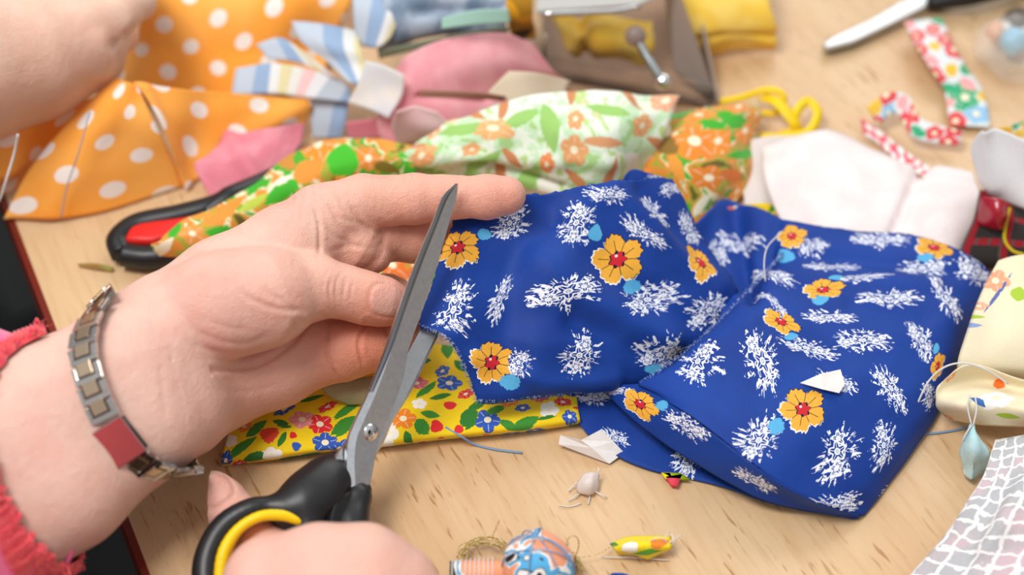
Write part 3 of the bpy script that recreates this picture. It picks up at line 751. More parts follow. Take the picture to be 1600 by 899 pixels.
# handles from swept smooth bodies
def handle_mesh(name, f, lo, hi, h, mat, parent):
    V, Q, N = mesh_sdf(f, lo, hi, h); return mesh_obj(name, cam2w(V), Q, mat, parent)
hd = lambda x, y, e=0.0: sdep(x, y, e)
def SC(*L):
    A_ = catmull(np.array([list(cm(x, y, dd)) + [r / F * dd * 1000] for x, y, dd, r in L]), 4); return [(a[:3], a[3]) for a in A_]
def SK(*L): return [(cm(x, y, dd), r / F * dd * 1000) for x, y, dd, r in L]
shank = SK((528, 722, .6615, 17), (505, 745, .657, 23), (475, 772, .652, 25), (440, 794, .646, 19))
shank2 = SK((530, 755, .657, 17), (508, 778, .652, 22), (478, 798, .647, 20), (450, 806, .6455, 15))
loopc = [(470, 795, .6465, 18), (430, 792, .644, 15), (392, 796, .642, 17), (352, 822, .640, 20), (328, 862, .636, 21), (322, 905, .632, 22), (335, 950, .628, 22), (372, 985, .624, 22), (425, 985, .624, 20), (465, 950, .628, 19), (482, 900, .634, 18), (486, 850, .640, 20), (480, 812, .6455, 22)]
loop = SC(*loopc)
def h1(P): return s_min(s_min(chain(P, shank, 8), chain(P, shank2, 8), 10), chain(P, loop, .8), 3.5)
h_1 = handle_mesh('handle', h1, zb(cm(280, 1030, .62), -690), zb(cm(570, 690, .66), -600), 0.8, BLACKP, scissors)
h_1['label'] = 'black finger handle with yellow lining'
inn = SC((468, 815, .6400, 6), (440, 806, .6385, 8), (405, 808, .6365, 8), (372, 828, .6345, 8), (350, 862, .631, 9), (344, 905, .628, 9), (355, 940, .625, 9), (385, 965, .623, 9), (425, 963, .623, 9), (450, 935, .626, 9), (462, 890, .630, 9), (466, 845, .636, 8))
inn2 = [(p + np.array([0, 0, -7.0]), r) for p, r in inn]
def yl(P): return s_min(chain(P, inn, .6), chain(P, inn2, .6), 6)
handle_mesh('handle_lining', yl, zb(cm(320, 1000, .62), -680), zb(cm(500, 780, .66), -600), 0.8, YELP, h_1)['label'] = 'yellow inner ring'
low = [W(x, y, dd) for x, y, dd in ((527, 772, .6545), (549, 766, .655), (576, 757, .656), (582, 764, .656), (574, 800, .650), (566, 850, .643), (500, 850, .640), (512, 810, .648))]
def h2(P): return s_min(chain(P, SK((553, 785, .6570, 19), (545, 815, .652, 22), (545, 860, .645, 22)), 4), chain(P, SK((553, 785, .6570, 19), (560, 775, .657, 18), (548, 860, .644, 24), (600, 900, .636, 22), (650, 960, .628, 22), (640, 1040, .62, 22), (570, 1050, .62, 22), (530, 980, .626, 22), (545, 860, .644, 22)), 3), 4)
handle_mesh('handle', h2, zb(cm(480, 1110, .62), -690), zb(cm(700, 735, .66), -600), 0.9, BLACKP, scissors)
v, f = prism([W(x, y, sdep(x, y, -.0022)) for x, y in ((526, 781), (548, 768), (549, 776), (580, 757), (582, 768), (574, 812), (560, 850), (512, 850), (518, 808))], -nrm_s, .0055)
o = bevel(mesh_obj('handle_socket', v, f, BLACKP, scissors, smooth=False), .0006)

# ------------------------------------------------------------------ second person, upper left
def wz(x, y, z): d = W(x, y, z); return float((d - CAM) @ AF)
def Kz(*L): return K(*[(x, y, wz(x, y, z), r) for x, y, z, r in L])
def arm2(P):
    d = chain(P, Kz((-420, 60, .09, 150), (-60, 95, .075, 118), (50, 80, .07, 92), (105, 62, .067, 74)), 8)
    d = s_min(d, chain(P, Kz((-40, 130, .06, 90), (60, 105, .055, 76), (135, 92, .055, 50)), 6), 12)
    d = s_min(d, chain(P, Kz((130, 60, .07, 62), (150, 50, .07, 50)), 5), 10)
    f1 = chain(P, Kz((125, 40, .078, 46), (180, 20, .078, 36), (212, 2, .074, 30), (205, -40, .066, 26)), 3)
    f2 = chain(P, Kz((130, 70, .060, 48), (168, 76, .054, 28), (190, 56, .046, 24), (200, 20, .042, 22)), 3)
    f3 = chain(P, Kz((120, 92, .054, 46), (158, 96, .050, 34), (176, 62, .043, 22)), 3)
    f4 = chain(P, Kz((70, 120, .05, 40), (132, 122, .046, 24), (158, 118, .042, 18)), 3)
    th = chain(P, Kz((20, 10, .085, 60), (90, -20, .085, 40), (150, -40, .075, 32)), 3)
    for f in (f1, f2, f3, f4, th): d = s_min(d, f, 1.8)
    return d
dz0 = wz(50, 80, .07)
V, Q, N = mesh_sdf(arm2, zb(cm(-560, 330, dz0), -dz0 * 1000 - 130), zb(cm(290, -230, dz0), -dz0 * 1000 + 110), 1.7)
V = creases(V, N, [([(168, 62), (190, 52), (218, 40)], dz0 - .02, 3.4, 2.6), ([(130, 132), (150, 126), (172, 116)], dz0 - .01, 1.0, 2.2)], -.3)
person2 = empty('person', W(-300, 100, .06)); tag(person2, 'person at the upper left edge, only one pale hand holding the orange dotted cloth', 'person')
o = mesh_obj('hand', cam2w(V), Q, SKIN, person2); paint(o, V, '#e6c5b0', [(cm(165, 112, dz0 - .03), 9, '#d4806c', .7), (cm(120, 60, dz0 - .04), 22, '#e0a490', .5), (cm(220, 15, dz0 - .03), 14, '#e09886', .6), (cm(30, 150, dz0), 30, '#cf9a80', .5)])
# ------------------------------------------------------------------ blue floral cloth
BLUE = motif_fabric('blue_cotton_print', srgb('#173f92'), bgfun=lambda m: m.mix(m.noise(m.uv(), 25, 3).smooth(.3, .7), srgb('#0c3587'), srgb('#123f96')), rough=.62, amt=.13)
BLUE.b.inputs['Sheen Weight'].default_value = .06
BLUE.b.inputs['Sheen Tint'].default_value = srgb('#6f93e0')
YL = '#e9a93a'; LB = '#55a9d6'; WH = '#ffffff'
def fl(x, y, a, b, g=0): return (x, y, a, b, g, 4, YL)
def lf(x, y, a, b, g=0): return (x, y, a, b, g, 2, LB)
def lc(x, y, a, b, g=0): return (x, y, a, b, g, 3, WH)
MA = [fl(716, 394, 42, 33, 12), fl(968, 404, 44, 44), fl(768, 568, 42, 40, -10), fl(1088, 414, 20, 38, 20),
      lf(757, 370, 15, 12, 20), lf(931, 364, 14, 17), lf(994, 447, 21, 17), lf(797, 598, 23, 16), lf(1024, 578, 20, 12),
      lc(797, 348, 36, 26, 55), lc(903, 348, 36, 30, 60), lc(948, 307, 32, 15, -10), lc(1022, 331, 30, 17, -50), lc(1002, 368, 42, 13, -38),
      lc(782, 462, 44, 15, 68), lc(708, 488, 50, 30, 62), lc(884, 459, 54, 30, 8), lc(1019, 468, 50, 29, 8), lc(908, 557, 38, 34, 50), lc(812, 570, 26, 24, 30),
      lc(1108, 486, 34, 28, 30), lc(1032, 556, 38, 28, 10), lc(1078, 358, 30, 13, -65), lc(1046, 296, 14, 12)]
MB = [fl(1253, 643, 42, 40, 10), fl(1237, 371, 27, 20), fl(1286, 455, 38, 15), fl(1222, 499, 38, 16, -25), fl(1459, 388, 36, 18, -12), fl(1465, 572, 26, 11, 75),
      lf(1211, 668, 20, 16), lf(1226, 397, 20, 12), lf(1306, 440, 18, 8), lf(1282, 468, 18, 9), lf(1446, 402, 18, 8), lf(1292, 600, 18, 8), lf(1238, 520, 15, 7), lf(1463, 545, 12, 6, 80),
      lc(1190, 566, 54, 32, -72), lc(1187, 690, 42, 36, 40), lc(1308, 708, 46, 36, 70), lc(1378, 698, 36, 22, 80), lc(1388, 610, 44, 20, -62), lc(1152, 371, 40, 19),
      lc(1270, 385, 24, 14), lc(1376, 375, 44, 15), lc(1300, 414, 42, 13), lc(1442, 414, 42, 14), lc(1388, 468, 50, 14), lc(1340, 439, 50, 9, 3), lc(1296, 496, 42, 13, -8),
      lc(1347, 534, 46, 19, -8), lc(1262, 538, 48, 15, -18), lc(1478, 468, 44, 17, -55), lc(1440, 532, 34, 18, -62), lc(1526, 426, 32, 22, -45), lc(1306, 597, 34, 15, -30),
      lc(1304, 792, 44, 22, 10), lc(1205, 430, 44, 11, -15), lc(1092, 568, 36, 32, 35), lc(1210, 470, 50, 8, -50), lc(1185, 760, 38, 14, -30), lc(1120, 400, 16, 26), lc(1450, 620, 22, 12, 80),
      lc(1395, 765, 26, 14, 40)]
blue = Cloth()
blue.patch([[(706, 318, .7125), (765, 306, .7115), (822, 301, .7115), (900, 292, .716), (975, 284, .728), (1020, 278, .740), (1050, 281, .748)],
            [(708, 352, .710), (765, 345, .709), (822, 342, .7085), (900, 332, .711), (970, 320, .723), (1030, 312, .736), (1068, 312, .748)],
            [(696, 385, .705), (755, 380, .705), (815, 380, .704), (890, 375, .707), (965, 368, .717), (1035, 355, .732), (1088, 352, .748)],
            [(675, 445, .6935), (735, 442, .696), (800, 442, .697), (880, 443, .701), (960, 440, .710), (1045, 425, .725), (1120, 412, .748)],
            [(655, 508, .6825), (720, 500, .689), (795, 505, .692), (875, 508, .697), (955, 508, .706), (1045, 495, .720), (1150, 468, .742)],
            [(694, 524, .6835), (745, 535, .689), (810, 545, .691), (880, 552, .695), (955, 552, .704), (1035, 545, .716), (1110, 535, .730)],
            [(729, 580, .690), (770, 588, .692), (825, 590, .694), (885, 585, .699), (955, 582, .706), (1020, 576, .715), (1070, 568, .724)],
            [(745, 624, .693), (785, 622, .695), (835, 616, .698), (890, 608, .703), (955, 603, .709), (1010, 600, .716), (1050, 598, .722)],
            [(757, 632, .699), (790, 628, .702), (838, 621, .706), (892, 613, .712), (955, 606, .718), (1010, 603, .722), (1050, 602, .726)]],
           n=(11, 16), wr=(.0012, 55), motifs=MA, rag=.8,
           ridges=[([(860, 320), (800, 420), (790, 560)], -.0050, 34), ([(735, 350), (720, 440), (720, 500)], .0030, 26), ([(840, 400), (930, 480), (1040, 540)], .0045, 28), ([(870, 350), (960, 430), (1080, 500)], -.0028, 22),
                   ([(960, 300), (1040, 380), (1120, 450)], .0040, 22), ([(900, 500), (1000, 545), (1060, 560)], -.0036, 22), ([(745, 560), (850, 600), (960, 590)], .0025, 16), ([(1000, 300), (1080, 400)], -.002, 14)])
blue.patch([[(1060, 372, .010), (1100, 338, .018), (1140, 309, .012), (1230, 344, .020), (1330, 360, .017), (1420, 366, .017), (1500, 392, .014), (1553, 430, .006)],
            [(1075, 410, .014), (1110, 385, .010), (1165, 365, .016), (1250, 385, .022), (1340, 402, .018), (1430, 412, .018), (1500, 430, .017), (1546, 452, .006)],
            [(1100, 450, .012), (1135, 428, .012), (1190, 415, .018), (1270, 430, .026), (1360, 442, .023), (1440, 455, .021), (1495, 468, .018), (1532, 478, .006)],
            [(1125, 490, .020), (1165, 462, .028), (1215, 465, .031), (1290, 485, .029), (1370, 500, .026), (1440, 512, .022), (1485, 520, .017), (1512, 526, .005)],
            [(1086, 536, .0255), (1130, 530, .030), (1190, 540, .031), (1270, 555, .029), (1350, 570, .026), (1415, 582, .021), (1460, 590, .015), (1486, 592, .004)],
            [(1045, 570, .0245), (1100, 582, .028), (1170, 600, .029), (1250, 625, .027), (1325, 642, .023), (1390, 655, .018), (1430, 660, .012), (1452, 660, .003)],
            [(1000, 598, .020), (1075, 625, .028), (1150, 662, .029), (1225, 700, .026), (1295, 720, .019), (1355, 730, .014), (1385, 735, .009), (1403, 735, .002)],
            [(1003, 603, .0185), (1065, 642, .026), (1130, 690, .027), (1195, 740, .024), (1260, 778, .017), (1310, 796, .010), (1338, 805, .004), (1352, 805, .0015)]],
           n=(11, 14), wr=(.0014, 40), motifs=MB, rag=.5, seed=3.0,
           ridges=[([(1150, 330), (1155, 400), (1170, 450)], -.008, 18), ([(1190, 400), (1300, 402), (1500, 425)], -.0025, 11), ([(1180, 430), (1290, 440), (1460, 445)], .0025, 12), ([(1200, 500), (1290, 560), (1300, 590)], -.0025, 18), ([(1140, 600), (1230, 690), (1340, 790)], -.0018, 18), ([(1330, 480), (1440, 500)], -.002, 14),
                   ([(1110, 560), (1200, 640), (1330, 770)], .0018, 26), ([(1350, 500), (1400, 560), (1380, 700)], .0012, 40), ([(1215, 350), (1205, 390), (1195, 420)], -.003, 10)])
blue.patch([[(1005, 600, .0188), (1065, 641, .0262), (1130, 689, .0272), (1195, 739, .0242), (1260, 777, .0172), (1310, 796, .0102), (1342, 806, .004)],
            [(962, 602, .014), (1010, 648, .017), (1080, 695, .018), (1150, 738, .017), (1225, 776, .012), (1295, 800, .006), (1342, 808, .002)],
            [(935, 602, .008), (985, 652, .011), (1048, 700, .011), (1125, 746, .010), (1200, 784, .007), (1290, 804, .003), (1342, 811, .001)]],
           n=(8, 12), wr=(.0004, 60), seed=5.0, motifs=[fl(1000, 632, 36, 24, -35), lf(1035, 634, 14, 11), lc(1072, 664, 42, 20, -35), lc(950, 612, 30, 8), lc(1180, 750, 40, 12, -30)])
blue.patch([[(880, 598, .009), (960, 610, .004), (1060, 640, .003), (1160, 690, .003), (1260, 750, .003), (1345, 800, .002)],
            [(886, 622, .006), (950, 660, .003), (1030, 690, .003), (1130, 725, .003), (1230, 770, .003), (1345, 806, .002)],
            [(898, 655, .003), (940, 700, .002), (1010, 733, .0015), (1110, 756, .0015), (1210, 788, .0015), (1335, 812, .0012)]],
           n=(8, 14), wr=(.0008, 60), seed=8.0, motifs=[lc(962, 686, 24, 14, -30), lc(1082, 718, 40, 28, 40), lc(930, 622, 30, 14), lc(1210, 770, 44, 12, -30)])
blue.patch([[(966, 292, .729), (985, 266, .738), (1012, 270, .743), (1045, 280, .750)], [(960, 312, .732), (985, 292, .736), (1012, 290, .742), (1050, 300, .752)], [(958, 330, .74), (985, 318, .745), (1012, 312, .75), (1050, 320, .758)]], n=6, wr=(.0006, 60), motifs=[lc(1030, 280, 20, 10)])
bcloth = empty('floral_fabric', W(1240, 640, .0)); tag(bcloth, 'large royal blue cotton cloth printed with yellow flowers and white sprigs, being cut', 'fabric')
blue.build('cloth', BLUE, bcloth, .0004)
# frayed cut edges
FRAY = Mat('pale_blue_threads', rough=.9); FRAY.color(FRAY.mix(FRAY.noise(FRAY.obj(), 900, 1).smooth(.4, .6), srgb('#2f57a8'), srgb('#b9c8ea')))
def fray(paths, n, ln, r, seed=1, up=(0, 0, 1)):
    rr = random.Random(seed); out = []
    for path in paths:
        C = catmull([W(*p) for p in path], 30); T = np.gradient(C, axis=0)
        for k in range(n):
            i = rr.randrange(len(C)); t = unit(T[i]); sd = unit(np.cross(t, unit(CAM - C[i]))) * rr.choice((-.45, 1, 1))
            a = C[i] + unit(CAM - C[i]) * .0004 - sd * ln * .15; L_ = ln * rr.uniform(.4, 1.0)
            b = a + sd * L_ + t * rr.uniform(-.4, .4) * L_; m_ = (a + b) / 2 + np.array([rr.gauss(0, 1) for _ in range(3)]) * ln * .12
            out.append(tube_data([a, m_, b], r, 3, sub=1))
    return join(out)
v, f = fray([[(1168, 455, .0295), (1128, 498, .0275), (1088, 536, .0265), (1045, 570, .0255), (1002, 600, .0205)], [(1168, 455, .0295), (1200, 420, .024), (1225, 392, .020)]], 420, .0016, .00007, 2)
o = mesh_obj('frayed_edge', v, f, FRAY, bcloth); o['kind'] = 'stuff'; o['label'] = 'pale frayed threads along the fold edge'
v, f = fray([[(655, 508, .682), (694, 524, .683), (715, 548, .6865), (729, 580, .6895), (745, 624, .6925)], [(745, 626, .693), (835, 618, .698), (955, 605, .709)]], 330, .0022, .00007, 5)
o = mesh_obj('frayed_edge', v, f, FRAY, bcloth); o['kind'] = 'stuff'; o['label'] = 'pale frayed threads along the fresh cut'
# ------------------------------------------------------------------ the other fabrics
def fabric(name, label, cat, cl, mat, thick=.0005, group=None):
    o = cl.build(name, mat, None, thick); tag(o, label, cat, group); return o
# yellow floral
YEL = motif_fabric('yellow_cotton_print', srgb('#f2cf12'), rough=.65, amt=.06)
G1, G2, RD, PK, OR, BL, WT = '#3b8a2c', '#2f7a2a', '#e0282c', '#ea8f8e', '#f0861c', '#2a58b4', '#f6f2e6'
def m0(x, y, a, b, c, g=0): return (x, y, a, b, g, 0, c)
def m1(x, y, a, b, c, g=0): return (x, y, a, b, g, 1, c)
def m2(x, y, a, b, c, g=0): return (x, y, a, b, g, 2, c)
MY = [m0(472, 657, 24, 16, PK), m0(500, 664, 24, 18, RD), m2(421, 681, 20, 16, '#e2462e', 20), m0(508, 692, 24, 18, BL), m0(424, 712, 20, 12, WT), m2(458, 682, 8, 7, RD), m2(463, 698, 10, 9, BL),
      m0(630, 656, 24, 19, OR), m0(606, 677, 20, 20, WT), m2(682, 667, 14, 13, RD), m2(717, 671, 10, 9, RD), m2(703, 634, 14, 9, RD), m0(762, 657, 24, 20, BL), m0(858, 643, 18, 14, WT), m0(842, 623, 18, 9, '#d8565c'),
      m0(702, 600, 24, 13, BL), m0(650, 600, 24, 11, '#d86a7a'), m0(545, 608, 20, 7, BL), m1(378, 700, 28, 9, G1, 35), m1(396, 716, 20, 6, G2, 10), m1(400, 672, 22, 10, G1, 40), m1(441, 664, 16, 8, G2, -20),
      m1(536, 668, 26, 14, G1, 40), m1(441, 688, 14, 7, G2, 60), m1(659, 668, 16, 15, G1, -40), m1(733, 654, 22, 18, G2, 60), m1(822, 661, 26, 10, G1, 20), m1(672, 649, 16, 8, G1, -10), m1(637, 686, 12, 9, G2, -70),
      m1(793, 664, 16, 8, G1, -20), m0(382, 668, 16, 10, OR), m0(360, 690, 14, 12, WT), m0(890, 652, 14, 12, BL), m0(655, 632, 14, 10, WT), m1(590, 655, 18, 8, G1, 60)]
cl = Cloth()
cl.patch([[(430, 560, .004), (560, 555, .006), (680, 540, .006), (800, 560, .005), (900, 585, .004)],
          [(400, 610, .005), (530, 600, .008), (660, 590, .008), (790, 595, .007), (900, 610, .006)],
          [(365, 660, .006), (480, 645, .008), (620, 635, .008), (770, 635, .008), (903, 638, .006)],
          [(348, 712, .0065), (440, 705, .0075), (590, 688, .0075), (760, 672, .0075), (906, 655, .006)],
          [(347, 727, .001), (440, 716, .001), (590, 697, .001), (760, 680, .001), (907, 662, .001)]],
         n=(12, 24), wr=(.0006, 40), motifs=MY, scatter=(.0075, [(.006, .0035, 1, G1), (.005, .003, 1, G2), (.0045, .0045, 0, RD), (.004, .004, 0, BL), (.0045, .004, 0, WT), (.002, .002, 2, RD), (.005, .005, 0, OR)]), seed=11.0)
fabric('floral_fabric', 'folded bright yellow cloth with red and blue flowers lying under the left hand', 'fabric', cl, YEL, .0008)

cl = Cloth(); cl.patch([[(500, 606, .018), (570, 590, .018), (620, 585, .016)], [(515, 620, .014), (570, 612, .016), (615, 608, .014)], [(545, 632, .010), (580, 630, .011), (612, 622, .010)]], n=8, wr=(.0008, 60)); fabric('fabric_scrap', 'dull grey green turned-up corner on the yellow flowered cloth behind the scissors', 'fabric', cl, plain_fabric('grey_green_underside', '#a99b78', col2='#8d9a72'))
# orange polka dots
POL = Mat('orange_polka_dot_cotton', rough=.8, spec=.2); cloth_base(POL)
x, y, z = POL.xyz(POL.uv()); per_ = .0185
gx = (x * .8 + y * .6) / per_; gy = (y * .8 - x * .6) / per_
def dots(a, b):
    fx = a.fract() - .5; fy = b.fract() - .5; return (fx * fx + fy * fy).sqrt() < .225
dd = dots(gx, gy * 1.0)
oc = POL.mix(POL.noise(POL.uv(), 20, 3).smooth(.3, .7), srgb('#ffa238'), srgb('#ffb95c'))
POL.color(weave(POL, POL.mix(dd, oc, srgb('#f6ebe2')), .05))
cl = Cloth()
cl.patch([[(200, -90, .050), (300, -90, .050), (420, -90, .045), (560, -90, .04)], [(205, 0, .036), (300, 5, .038), (420, 0, .036), (552, -5, .030)], [(200, 80, .017), (290, 85, .018), (400, 90, .015), (520, 70, .012)], [(180, 142, .006), (290, 150, .004), (400, 152, .003), (500, 140, .002)]], n=14, wr=(.003, 18), ridges=[([(250, 0), (230, 140)], .003, 30), ([(460, 0), (400, 130)], .004, 40)], seed=1.0)
cl.patch([[(185, 128, .050), (200, 130, .052), (215, 134, .050)], [(110, 190, .040), (170, 190, .042), (236, 180, .040)], [(50, 262, .022), (150, 258, .024), (265, 238, .022)], [(6, 342, .002), (150, 335, .002), (290, 292, .002)]], n=14, wr=(.0022, 25), ridges=[([(80, 330), (180, 140)], .003, 30)], seed=2.0)
cl.patch([[(205, 130, .050), (290, 140, .040), (390, 148, .028), (485, 158, .014)], [(236, 180, .038), (300, 180, .030), (390, 180, .020), (478, 180, .010)], [(265, 238, .021), (320, 230, .014), (390, 212, .010), (470, 200, .006)], [(288, 296, .002), (330, 270, .004), (390, 240, .003), (450, 215, .003)]], n=14, wr=(.0022, 25), ridges=[([(220, 140), (290, 290)], .004, 14), ([(330, 150), (300, 260)], -.003, 30), ([(470, 165), (380, 210)], .004, 16)], seed=3.0)
cl.patch([[(-90, 190, .04), (20, 195, .04), (110, 165, .035), (190, 138, .03)], [(-90, 240, .028), (0, 240, .028), (70, 215, .02), (140, 180, .018)], [(-90, 300, .003), (0, 300, .006), (50, 270, .006), (90, 235, .006)]], n=12, wr=(.003, 25), seed=4.0, ridges=[([(0, 260), (120, 190)], .005, 18)])
fabric('dotted_fabric', 'orange cloth with white polka dots gathered at the upper left', 'fabric', cl, POL)

# pink scraps
PNK = plain_fabric('rose_pink_cotton', '#e59aa2', col2='#eba9ae'); PNK2 = plain_fabric('deep_pink_cotton', '#dc7f8c', col2='#e794a0'); LPK = plain_fabric('pale_pink_cotton', '#eadcda', col2='#f0e4e2'); PP2 = plain_fabric('light_pink_gauze', '#efc6cb', col2='#f3d4d6')
cl = Cloth()
cl.patch([[(355, 215, .012), (420, 200, .016), (478, 190, .012)], [(330, 240, .014), (410, 240, .012), (470, 225, .008)], [(305, 260, .010), (390, 285, .006), (440, 262, .004)], [(330, 312, .002), (375, 308, .002), (425, 275, .002)]], n=10, wr=(.0025, 45), ridges=[([(360, 220), (410, 300)], .004, 12)])
fabric('fabric_scrap', 'crumpled pink scrap poking out under the right corner of the dotted cloth', 'fabric', cl, PNK2)
cl = Cloth()
cl.patch([[(600, 125, .030), (640, 85, .045), (710, 58, .050), (790, 50, .045), (835, 70, .035)], [(590, 165, .024), (650, 130, .036), (720, 105, .042), (800, 95, .036), (870, 115, .018)], [(590, 200, .016), (660, 165, .026), (730, 150, .028), (800, 140, .022), (885, 130, .008)], [(600, 225, .006), (670, 215, .012), (740, 205, .014), (800, 190, .012), (860, 165, .004)]], n=12, wr=(.003, 22), ridges=[([(655, 150), (700, 152), (760, 156)], -.005, 5), ([(620, 110), (600, 200)], -.003, 14)])
fabric('folded_fabric', 'rounded stack of plain pink cloth below the blue folded cloth', 'fabric', cl, PNK)
cl = Cloth(); cl.patch([[(540, 190, .016), (590, 185, .018), (640, 190, .015)], [(545, 215, .008), (600, 215, .008), (650, 225, .006)]], n=8, wr=(.002, 50)); fabric('fabric_scrap', 'small dusky pink scrap under the striped strips, beside the white gauze', 'fabric', cl, PNK2)
cl = Cloth(); cl.patch([[(618, 172, .036), (650, 165, .036), (680, 178, .034)], [(612, 195, .024), (660, 195, .026), (710, 205, .024)], [(622, 218, .012), (665, 215, .014), (712, 212, .016)]], n=8, wr=(.0025, 50)); fabric('fabric_scrap', 'small whitish pink gauze piece in front of the pink stack', 'fabric', cl, PP2)
cl = Cloth(); cl.patch([[(795, 112, .045), (840, 114, .045), (892, 126, .038)], [(778, 128, .043), (826, 134, .041), (884, 145, .035)], [(762, 145, .040), (812, 162, .036), (872, 168, .030)]], n=8, wr=(.001, 50)); fabric('fabric_scrap', 'beige linen scrap lying on the right end of the pink stack', 'fabric', cl, plain_fabric('beige_linen', '#cfbda4', amt=.12))
cl = Cloth(); cl.patch([[(655, 140, .044), (720, 143, .044), (790, 150, .040)], [(655, 150, .040), (720, 153, .040), (790, 158, .036)]], n=5, wr=(.0008, 60)); fabric('fabric_strip', 'thin brown cord of cloth lying across the pink stack', 'fabric', cl, plain_fabric('brown_strip', '#b0806f'))

# pastel stripes
STR = Mat('pastel_striped_cotton', rough=.8, spec=.2); cloth_base(STR)
x, y, z = STR.xyz(STR.uv()); t = (x * 22.0 + y * 3.0).fract()
c = STR.ramp(t, [(0, srgb('#bcc6d2')), (.25, srgb('#94acca')), (.42, srgb('#dfe0de')), (.52, srgb('#ddd3a4')), (.64, srgb('#e6e4dc')), (.74, srgb('#f0c9c6')), (.86, srgb('#e8e8ea'))], 'CONSTANT')
STR.color(weave(STR, c, .06))
for rows, lab in (([[(370, 108, .026), (430, 100, .03), (520, 118, .028), (545, 140, .026)], [(362, 150, .02), (430, 148, .022), (500, 155, .02), (548, 160, .02)]], 'striped strip lying flat above the dotted cloth corner'),
                  ([[(455, 35, .045), (510, 38, .045), (560, 48, .045)], [(470, 65, .042), (520, 70, .044), (565, 80, .042)], [(510, 95, .038), (540, 100, .038), (575, 105, .036)], [(545, 130, .034), (560, 132, .034), (580, 132, .034)]], 'striped piece with pink and blue bars running down to the white scrap'),
                  ([[(548, -40, .06), (600, -40, .06), (640, -40, .06)], [(552, 10, .055), (600, 15, .055), (630, 10, .055)], [(560, 70, .04), (590, 75, .042), (610, 60, .045)]], 'striped piece standing at the top edge left of the blue folded cloth'),
                  ([[(485, 150, .018), (545, 150, .018)], [(485, 185, .010), (540, 190, .010)], [(488, 216, .002), (535, 216, .002)]], 'short striped end hanging below the other strips'),
                  ([[(400, 70, .034), (440, 60, .036), (480, 85, .034)], [(420, 92, .030), (470, 100, .030), (530, 125, .028)]], 'white edged striped sliver crossing the dotted cloth')):
    cl = Cloth(); cl.patch(rows, n=8, wr=(.002, 40), seed=random.random() * 20); fabric('striped_strip', 'pastel ' + lab, 'fabric', cl, STR, group='pastel striped strips')
cl = Cloth(); cl.patch([[(572, 95, .046), (600, 102, .046), (632, 118, .044)], [(560, 130, .036), (595, 135, .036), (628, 150, .034)], [(545, 160, .026), (580, 172, .026), (608, 185, .024)]], n=8, wr=(.0015, 40)); fabric('fabric_scrap', 'white scrap with a faint blue stripe between striped strips and pink stack', 'fabric', cl, plain_fabric('white_striped', '#dfe0e4', col2='#ebe6dd'))
# blue-grey folded cloth pile
DEN = plain_fabric('blue_grey_cotton', '#73859b', amt=.15, col2='#aab6c6'); MINT = plain_fabric('mint_cotton', '#a5cdbd')
cl = Cloth()
cl.patch([[(610, -60, .06), (700, -60, .06), (800, -60, .06)], [(600, 0, .055), (690, -5, .056), (790, 0, .055)], [(590, 60, .04), (680, 45, .045), (790, 38, .045)], [(592, 88, .022), (680, 70, .030), (790, 55, .030)]], n=12, wr=(.006, 35), ridges=[([(650, 20), (780, 10)], -.006, 8)])
fabric('folded_fabric', 'blue grey folded cloth heaped behind the pink stack', 'fabric', cl, DEN)
cl = Cloth(); cl.patch([[(690, 28, .062), (745, 15, .064), (795, 15, .062)], [(690, 45, .058), (745, 38, .058), (798, 35, .056)]], n=8, wr=(.002, 35)); fabric('fabric_strip', 'mint green folded band lying on the blue grey cloth', 'fabric', cl, MINT)
cl = Cloth(); cl.patch([[(595, 78, .040), (680, 60, .046), (795, 42, .046)], [(592, 90, .034), (680, 72, .042), (795, 50, .042)]], n=8, wr=(.001, 35)); fabric('fabric_strip', 'olive edged hem running under the blue grey cloth', 'fabric', cl, plain_fabric('olive_hem', '#8d9a80'))

# orange/green florals
GRN = motif_fabric('green_orange_print', srgb('#93a94c'), bgfun=lambda m: m.ramp(m.noise(m.uv(), 75, 2, .5, 1.0), [(0, srgb('#6b5c22')), (.36, srgb('#a8a83c')), (.44, srgb('#e0913a')), (.52, srgb('#efe2b8')), (.565, srgb('#4fa82c')), (.66, srgb('#c98a3a'))], 'CONSTANT'), amt=.06, center='#e8842c')
SG = (.012, [(.010, .009, 0, '#f0902a'), (.009, .005, 1, '#3fae2a'), (.008, .008, 0, '#e8772e'), (.010, .004, 1, '#f1ead0'), (.008, .004, 1, '#e89a3c')])
cl = Cloth()
cl.patch([[(252, 368, .020), (285, 345, .022), (340, 318, .022), (400, 285, .022), (455, 240, .024), (520, 218, .028), (590, 215, .030), (650, 225, .028)],
          [(236, 384, .019), (290, 368, .021), (350, 345, .020), (410, 315, .018), (465, 285, .022), (530, 258, .026), (600, 250, .028), (650, 255, .026)],
          [(250, 402, .010), (300, 398, .010), (360, 375, .010), (420, 345, .010), (475, 320, .012), (540, 300, .014), (600, 290, .016), (650, 285, .016)]],
         n=12, wr=(.0032, 60), scatter=SG, seed=21.0, motifs=[m1(350, 330, 44, 14, '#e8923a', 35), m0(300, 365, 24, 16, '#e79a4a'), m1(395, 318, 30, 10, '#b8c84a', 30), m1(600, 262, 30, 14, '#7a6a22', -20), m1(535, 250, 32, 34, '#45b82a', 80), m1(440, 300, 40, 16, '#3fae2a', 35), m0(575, 245, 24, 26, '#e08a34'), m1(480, 265, 34, 24, '#e8923a', 40), m1(440, 285, 30, 6, '#f4ecd8', 35)])
cl.patch([[(540, 285, .012), (600, 280, .014), (680, 280, .012)], [(545, 350, .006), (610, 350, .008), (680, 350, .006)], [(560, 425, .002), (620, 440, .003), (680, 440, .002)]], n=8, wr=(.003, 60), scatter=SG)
fabric('floral_fabric', 'orange and green flowered strip running behind the left hand to the red handle', 'fabric', cl, GRN)
